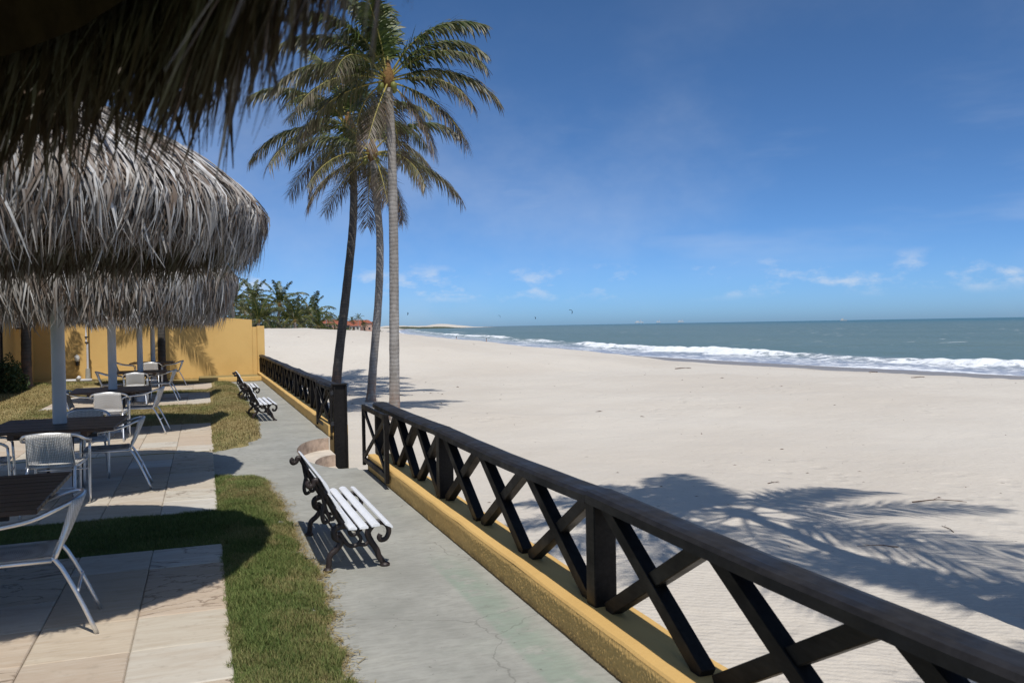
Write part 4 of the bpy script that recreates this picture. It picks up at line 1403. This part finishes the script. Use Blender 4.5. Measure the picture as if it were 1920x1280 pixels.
# palms standing just outside the picture whose shadows lie on the sand
palm((6.2, 4.30, -.85), [(0, 0, 0), (.0, .0, 3), (-.05, .02, 6), (-.1, .05, 8.2)], .15, .11,
     'coconut palm just outside the right edge whose shadow fans over the sand', 'near', [(rad(a), k) for a, k in ((26, 4), (18, 3), (-14, 4), (-58, 4), (-63, 5), (76, 4), (88, 3), (100, 5), (112, 3), (126, 4), (150, 4), (176, 5), (206, 4), (242, 4), (60, 0), (240, 0))], GP, 0, 1.02)
palm((7.1, -.9, -.85), [(0, 0, 0), (.0, 0, 3), (-.1, .1, 6), (-.2, .2, 8.4)], .15, .11,
     'coconut palm outside the right edge whose shadow covers the bottom right sand', 'near', star(13, 15, 8, 0), GP, 0, 1.15)
# terrace palms whose crowns are hidden by the thatch
palm((-1.28, 30.5, .05), [(0, 0, 0), (.0, 0, 1.5), (.0, 0, 3.0), (.0, 0, 4.4)], .13, .11,
     'dark palm trunk rising behind the farthest table by the yellow wall', 'near', star(9, 18, 7, 1), 'palms on the terrace lawn', 0, .55, bark='darktrunk')
palm((-4.92, 28.6, .1), [(0, 0, 0), (.02, 0, 1.5), (.05, 0, 3.0), (.0, 0, 4.6)], .15, .12,
     'dark palm trunk in front of the shaded building at the left', 'near', star(12, 19, 8, 0), 'palms on the terrace lawn', 0, .62, bark='darktrunk')

# grove on the dune
def sz(x, y): return float(sand_z(x, y))
def at_dir(px, y):
    """ground position seen near picture column px at depth y"""
    a = math.atan((px - 960) / 1600) + YAW
    return math.tan(a) * y
grove = [(452, 76, 3.0, 'first palm of the dune grove from the left, close to the thatch'), (488, 84, 4.0, 'taller palm of the dune grove, second crown from the left'),
         (496, 70, 1.1, 'short palm of the dune grove with a low crown just above the yellow wall'), (534, 78, 3.1, 'big palm in the middle of the dune grove with a clear pale trunk'),
         (566, 76, 1.3, 'short spreading palm right of the middle of the dune grove'), (594, 86, 2.2, 'second last palm of the dune grove towards the houses'),
         (605, 82, .8, 'lowest palm at the right end of the dune grove'), (470, 96, 2.8, 'palm at the back of the grove between the two left crowns'),
         (514, 98, 2.4, 'palm at the back of the grove behind the big middle palm'), (550, 96, 2.0, 'palm at the back of the grove, right of the middle'),
         (430, 88, 2.6, 'palm of the dune grove mostly behind the thatch'), (580, 98, 1.6, 'back row palm towards the right end of the grove')]
for i, (px, y, h, lab) in enumerate(grove):
    x = at_dir(px - 12, y)
    z = sz(x, y) - .1
    h = max(.6, (h - .25) * .84)
    lean = random.uniform(-.35, .35)
    palm((x, y, z), [(0, 0, 0), (lean * .2, 0, h * .35), (lean * .6, 0, h * .7), (lean, 0, h)], .17, .12, lab, 'far',
         [(a + i, k) for a, k in star(22, 40 + i, 5, 0)], 'palms of the dune grove', 0, random.uniform(.58, .72), True)
# scrub under the grove
def leaf_clump(name, spots, n, leaf, label, kind, cat, mat='leafy'):
    V, Fc = [], []
    r = np.random.default_rng(len(spots) * 7 + n)
    allV = []
    for (x, y, z, rx, rz_) in spots:
        d = r.normal(0, 1, (n, 3))
        d /= np.linalg.norm(d, axis=1)[:, None]
        q = r.uniform(.35, 1, n) ** .5
        bump_ = 1 + .3 * np.sin(d[:, 0] * 5 + x) * np.cos(d[:, 2] * 4 + y)
        c = np.stack([x + d[:, 0] * rx * q * bump_, y + d[:, 1] * rx * q * bump_, z + np.abs(d[:, 2]) * rz_ * q * bump_], -1)
        a = r.normal(0, 1, (n, 3))
        a /= np.linalg.norm(a, axis=1)[:, None]
        b = np.cross(a, r.normal(0, 1, (n, 3)))
        b /= np.linalg.norm(b, axis=1)[:, None]
        s_ = leaf * r.uniform(.6, 1.3, n)[:, None]
        allV.append(np.stack([c - a * s_, c - b * s_ * .35, c + a * s_, c + b * s_ * .35], 1).reshape(-1, 3))
    V = np.concatenate(allV)
    F_ = np.arange(len(V)).reshape(-1, 4)
    o = link(name, np_mesh(name, V, F_, M[mat]))
    return tag(o, label, cat, kind=kind)
sp = []
for i in range(30):
    px = 425 + 190 * random.random()
    y = random.uniform(80, 104)
    x = at_dir(px, y)
    sp.append((x, y, sz(x, y) - .2, random.uniform(1.2, 2.0), random.uniform(.7, 1.6) * (1 - .45 * (px > 585))))
leaf_clump('scrub', sp, 800, .14, 'dark undergrowth massed beneath the dune palms', 'stuff', 'scrub')
bush = leaf_clump('bush', [(-5.0, 26.6, .1, .32, 1.0), (-4.95, 27.4, .1, .3, .7)], 900, .06, 'dark leafy bush against the shaded building wall', None, 'bush')

# ------------------------------------------------------------------ village far along the shore
def house(px, y, w, d, h, wall, label, rz=0.0, dz=0.0):
    x = at_dir(px, y)
    root = empty('house', (x, y, sz(x, y) + .9 + dz), rz)
    tag(root, label, 'house', 'houses of the far village')
    MB().box(-w / 2, w / 2, -d / 2, d / 2, -2.2, h).build('wall', M[wall], root)
    rh = w * .08
    m_ = MB()
    e_ = .5
    m_.add([(-w / 2 - e_, -d / 2 - e_, h), (w / 2 + e_, -d / 2 - e_, h), (w / 2 + e_, d / 2 + e_, h), (-w / 2 - e_, d / 2 + e_, h), (-w / 2 - e_, 0, h + rh + .9), (w / 2 + e_, 0, h + rh + .9)],
           [(0, 1, 5, 4), (2, 3, 4, 5), (0, 4, 3), (1, 2, 5), (0, 3, 2, 1)])
    m_.build('roof', M['tile'], root)
    for k in range(3):
        xx = -w / 2 + w * (k + .5) / 3
        if k == 1: MB().box(xx - .5, xx + .5, -d / 2 - .06, -d / 2, .1, 2.2).build('door', M['rib'], root)
        else: MB().box(xx - .6, xx + .6, -d / 2 - .06, -d / 2, 1.0, 2.2).build('window', M['glass'], root)
hs = [(614, 330, 11, 8, 3.2, 'plaster', 'white walled house at the left end of the far village'), (626, 345, 9, 7, 4.2, 'rosewall', 'pink walled house left of the dark palm trunk'),
      (632, 300, 8, 7, 3.0, 'rosewall', 'low pink house just left of the dark palm trunk in the far village'),
      (655, 400, 14, 9, 4.0, 'plaster', 'pale house right of the dark trunk in the far village'), (664, 380, 9, 8, 3.2, 'plaster', 'small pale house in the middle of the far village'),
      (676, 390, 14, 9, 5.4, 'rosewall', 'tall pink house with the highest red roof in the far village'), (688, 410, 13, 9, 4.2, 'plaster', 'house with a red roof near the right end of the far village'),
      (694, 440, 10, 8, 3.2, 'rosewall', 'last house at the right end of the far village'), (646, 370, 8, 7, 3.2, 'rosewall', 'small house half behind the dark palm trunk')]
for i, q in enumerate(hs): house(q[0], q[1] + 70, q[2] * .72, q[3] * .8, q[4] * .85, *q[5:], rz=random.uniform(-.5, .5))
vt = [(620, 372, 4.2), (634, 395, 3.4), (660, 450, 4.4), (672, 440, 6.0), (682, 455, 3.2), (696, 470, 2.6), (612, 350, 4.0), (641, 420, 4.0)]
for i, (px, y, h) in enumerate(vt):
    x = at_dir(px, y)
    palm((x, y, sz(x, y) - .2), [(0, 0, 0), (0, 0, h * .5), (.2, 0, h + 1.5)], .2, .14,
         ('palm above the first white house', 'palm left of the dark trunk in the village', 'palm behind the pale house', 'tallest palm of the far village', 'palm behind the tall pink house',
          'last small palm at the right end of the village', 'palm at the left end of the village', 'palm behind the house at the dark trunk')[i],
         'far', [(a + i, k) for a, k in star(13, 70 + i, 5, 0)], 'palms among the far houses', 0, .85, True)
sp = [(at_dir(px, y), y, sz(at_dir(px, y), y) - .3, random.uniform(4, 7), random.uniform(3, 5.5)) for px, y in ((611, 390), (625, 400), (640, 430), (655, 450), (668, 470), (684, 480), (702, 520))]
leaf_clump('village_trees', sp, 260, .8, 'dark low trees massed behind the far houses', 'stuff', 'trees')

# ------------------------------------------------------------------ people at the water's edge
def person(px, y, label, cat_cloth, stance):
    x = at_dir(px, y)
    root = empty('person', (x, y, max(sz(x, y), SEA) - .02), 1.2)
    tag(root, label, 'person')
    J = [(0, 0, .95), (0, 0, 1.15), (0, 0, 1.38), (0, 0, 1.50), (0, .01, 1.60), (0, .01, 1.72),
         (.19, 0, 1.40), (.25, .03, 1.12), (.24, .12, .88), (-.19, 0, 1.40), (-.26, -.02, 1.12), (-.24, .06, .86),
         (.10, 0, .90), (.12 + stance * .1, .08 * stance, .50), (.12 + stance * .12, -.02, .08), (.12 + stance * .12, .14, .03),
         (-.10, 0, .90), (-.12, -.06 * stance, .50), (-.12 - stance * .05, -.16 * stance, .08), (-.12 - stance * .05, -.02, .03)]
    E_ = [(0, 1), (1, 2), (2, 3), (3, 4), (4, 5), (2, 6), (6, 7), (7, 8), (2, 9), (9, 10), (10, 11), (0, 12), (12, 13), (13, 14), (14, 15), (0, 16), (16, 17), (17, 18), (18, 19)]
    Rr = [.15, .14, .16, .06, .095, .08, .065, .048, .035, .065, .048, .035, .095, .065, .045, .04, .095, .065, .045, .04]
    me = bpy.data.meshes.new('body')
    me.from_pydata(J, E_, [])
    me.materials.append(M['skin'])
    o = link('body', me, root)
    md = o.modifiers.new('skin', 'SKIN')
    sk = me.skin_vertices[0].data if me.skin_vertices else None
    if sk is None:
        bm_ = None
        import bmesh
        bmx = bmesh.new()
        bmx.from_mesh(me)
        bmx.verts.layers.skin.verify()
        bmx.to_mesh(me)
        bmx.free()
        sk = me.skin_vertices[0].data
    for v_, r_ in zip(sk, Rr): v_.radius = (r_, r_ * .8)
    sk[0].use_root = True
    o.modifiers.new('sub', 'SUBSURF').levels = 1
    MB().lathe([(.135, .70), (.20, .72), (.195, .88), (.165, 1.0)], 12).build('shorts', M[cat_cloth], root, True)
    hb = MB().lathe([(.10, 1.63), (.112, 1.68), (.10, 1.76), (.05, 1.80)], 10)
    hb.build('hair', M['cloth'], root, True)
person(856, 176, 'person in pale shorts walking at the edge of the water', 'rosewall', 1)
person(912, 150, 'person in dark clothing standing at the wet sand', 'cloth', .3)

# ------------------------------------------------------------------ kites, platforms and boat out at sea
def dirpt(px, py, dist):
    d = Fv + Rv * ((px - 960) / 1600) - Uv * ((py - 640) / 1600)
    return Vector((0, 0, 1.68)) + d * dist
def kite(px, py, dist, span, rot, label):
    p = dirpt(px, py, dist)
    root = empty('kite', p, rot)
    tag(root, label, 'kite', 'kites in the air over the surf')
    V, fs = [], []
    n = 12
    for i in range(n + 1):
        a = -1.25 + 2.5 * i / n
        ch = span * .22 * math.cos(a * .95)
        for s_, o_ in ((-1, .0), (0, .05), (1, 0)):
            V.append((span * .5 * math.sin(a), s_ * ch * .5, span * .5 * (math.cos(a) - .5) + o_ * span))
    for i in range(n):
        for j in range(2): fs.append((i * 3 + j, i * 3 + j + 1, (i + 1) * 3 + j + 1, (i + 1) * 3 + j))
    MB().add(V, fs).build('canopy', M['kite'], root, True)
    le = MB().tube([V[i * 3] for i in range(n + 1)], span * .02, 6)
    le.build('leading_edge', M['kite'], root, True)
    root.rotation_euler = (.5, .7, rot)
kite(1070, 584, 420, 3.0, .5, 'darkest kite above the sea, rightmost of the kites')
kite(1003, 596, 520, 2.2, 1.0, 'small kite second from the right above the breakers')
kite(936, 593, 560, 2.4, .2, 'small kite left of the middle above the breakers')
kite(764, 588, 640, 3.0, 1.3, 'faint kite beside the pale palm trunk')
def platform(px, dist, w, label, cat='platform', boat=False):
    a = math.atan((px - 960) / 1600) + YAW
    root = empty('ship' if boat else 'sea_platform', (math.sin(a) * dist, math.cos(a) * dist, SEA), -a)
    tag(root, label, cat, None if boat else 'platforms on the horizon')
    if boat:
        m_ = MB()
        m_.add([(-w / 2, -3, 5), (w / 2, -3, 6), (w / 2, 3, 6), (-w / 2, 3, 5), (-w * .42, -2, -1), (w * .44, -2, -1), (w * .44, 2, -1), (-w * .42, 2, -1)],
               [(0, 1, 2, 3), (4, 7, 6, 5), (0, 4, 5, 1), (1, 5, 6, 2), (2, 6, 7, 3), (3, 7, 4, 0)])
        m_.build('hull', M['hull'], root)
        MB().box(-w * .3, -w * .05, -2, 2, 5.2, 14).build('cabin', M['plaster'], root)
        MB().tube([(0, 0, 5.2), (0, 0, 24)], .5, 6).build('mast', M['hull'], root)
    else:
        MB().box(-w / 2, w / 2, -10, 10, 12, 18).build('deck', M['hull'], root)
        for k in (-1, 0, 1): MB().box(k * w * .38 - 1.5, k * w * .38 + 1.5, -2, 2, -2, 12).build('leg', M['hull'], root)
        MB().box(-w * .35, -w * .05, -8, 8, 18, 26).build('cabin', M['hull'], root)
        MB().tube([(w * .2, 0, 18), (w * .2, 0, 42)], [3, .6], 4).build('derrick', M['hull'], root)
platform(1199, 7000, 70, 'pale offshore platform on the horizon, leftmost and widest of the row')
platform(1235, 7400, 34, 'small pale offshore platform in the middle of the row')
platform(1277, 7200, 50, 'pale offshore platform at the right of the row')
platform(1582, 6000, 46, 'small white ship on the horizon towards the right', 'ship', True)

# ------------------------------------------------------------------ litter on the sand
def twig(x, y, L, a, seed, label, rr=.006):
    r = random.Random(seed)
    pts = []
    for i in range(7):
        t = i / 6
        px, py = x + math.cos(a) * L * t + r.uniform(-.03, .03) * L, y + math.sin(a) * L * t + r.uniform(-.03, .03) * L
        pts.append((px, py, sz(px, py) + .004 + .04 * L * math.sin(math.pi * t)))
    m_ = MB().tube(spline(pts, 3), [rr * (1 - .7 * i / 18) for i in range(19)], 5)
    for k in range(2):
        b_ = Vector(pts[2 + k * 2])
        m_.tube([b_, b_ + Vector((math.cos(a + .7 - k * 1.3) * L * .2, math.sin(a + .7 - k * 1.3) * L * .2, .01))], [rr * .5, rr * .2], 5)
    tag(m_.build('twig', M['twig'], None, True), label, 'twig', 'dry twigs on the sand')
tw = [(8.9, 8.9, .75, -.35, 'curved dry twig on bright sand right of the palm shadow', .009), (8.0, 10.8, .28, .3, 'short twig in the upper part of the palm shadow', .007),
      (7.0, 7.2, .42, 2.6, 'thin twig just behind the near rail, below the palm shadow', .006), (4.55, 3.2, .55, -.3, 'long reddish twig low behind the near fence at the right', .007),
      (4.25, 3.35, .3, 1.9, 'short twig standing beside the long reddish twig', .006), (8.0, 7.4, .3, 1.2, 'small upright twig near the trunk shadow', .006),
      (24.4, 41, 1.3, .3, 'dark driftwood branch far out on the open sand', .03), (46, 50, .9, .1, 'dark driftwood lump near the water at the right', .05),
      (30, 30, .7, -.2, 'driftwood piece on the sand at the right of the beach', .025)]
for i, (x, y, L, a, lab, rr) in enumerate(tw): twig(x, y, L, a, 200 + i, lab, rr)
def debris():
    r = np.random.default_rng(77)
    V, F_ = [], []
    n1, n2 = 300, 560
    x = np.concatenate([r.uniform(2.4, 13, n1), r.uniform(2.6, 42, n2), r.normal(5.2, 2.2, 160)])
    y = np.concatenate([r.uniform(2.5, 14, n1), 12 + 80 * r.uniform(0, 1, n2) ** 1.2, r.normal(34, 3.5, 160)])
    ok = x > 2.3
    x, y = x[ok], y[ok]
    n = len(x)
    dist = np.hypot(x, y)
    s_ = np.clip(r.lognormal(-5.15, .55, n), .002, .016) * np.clip(dist / 12, .6, 2.2)
    z = sand_z(x, y)
    a = r.uniform(0, np.pi, n)
    el = r.uniform(1.0, 4.5, n)
    base = np.array([(-1, -1, 0), (1, -1, 0), (1, 1, 0), (-1, 1, 0), (0, 0, 1.0)])
    P = np.empty((n, 5, 3))
    for i, (bx, by, bz) in enumerate(base):
        lx_, ly_ = bx * s_ * el, by * s_ * .7
        P[:, i, 0] = x + np.cos(a) * lx_ - np.sin(a) * ly_
        P[:, i, 1] = y + np.sin(a) * lx_ + np.cos(a) * ly_
        P[:, i, 2] = z - .006 + bz * s_ * .9
    b = np.arange(n)[:, None] * 5
    T = np.concatenate([b + np.array([[0, 1, 4]]), b + np.array([[1, 2, 4]]), b + np.array([[2, 3, 4]]), b + np.array([[3, 0, 4]])])
    o = link('beach_debris', np_mesh('beach_debris', P.reshape(-1, 3), T, M['twig']))
    tag(o, 'scattered dark seaweed and bark bits on the sand', 'debris', kind='stuff')
debris()
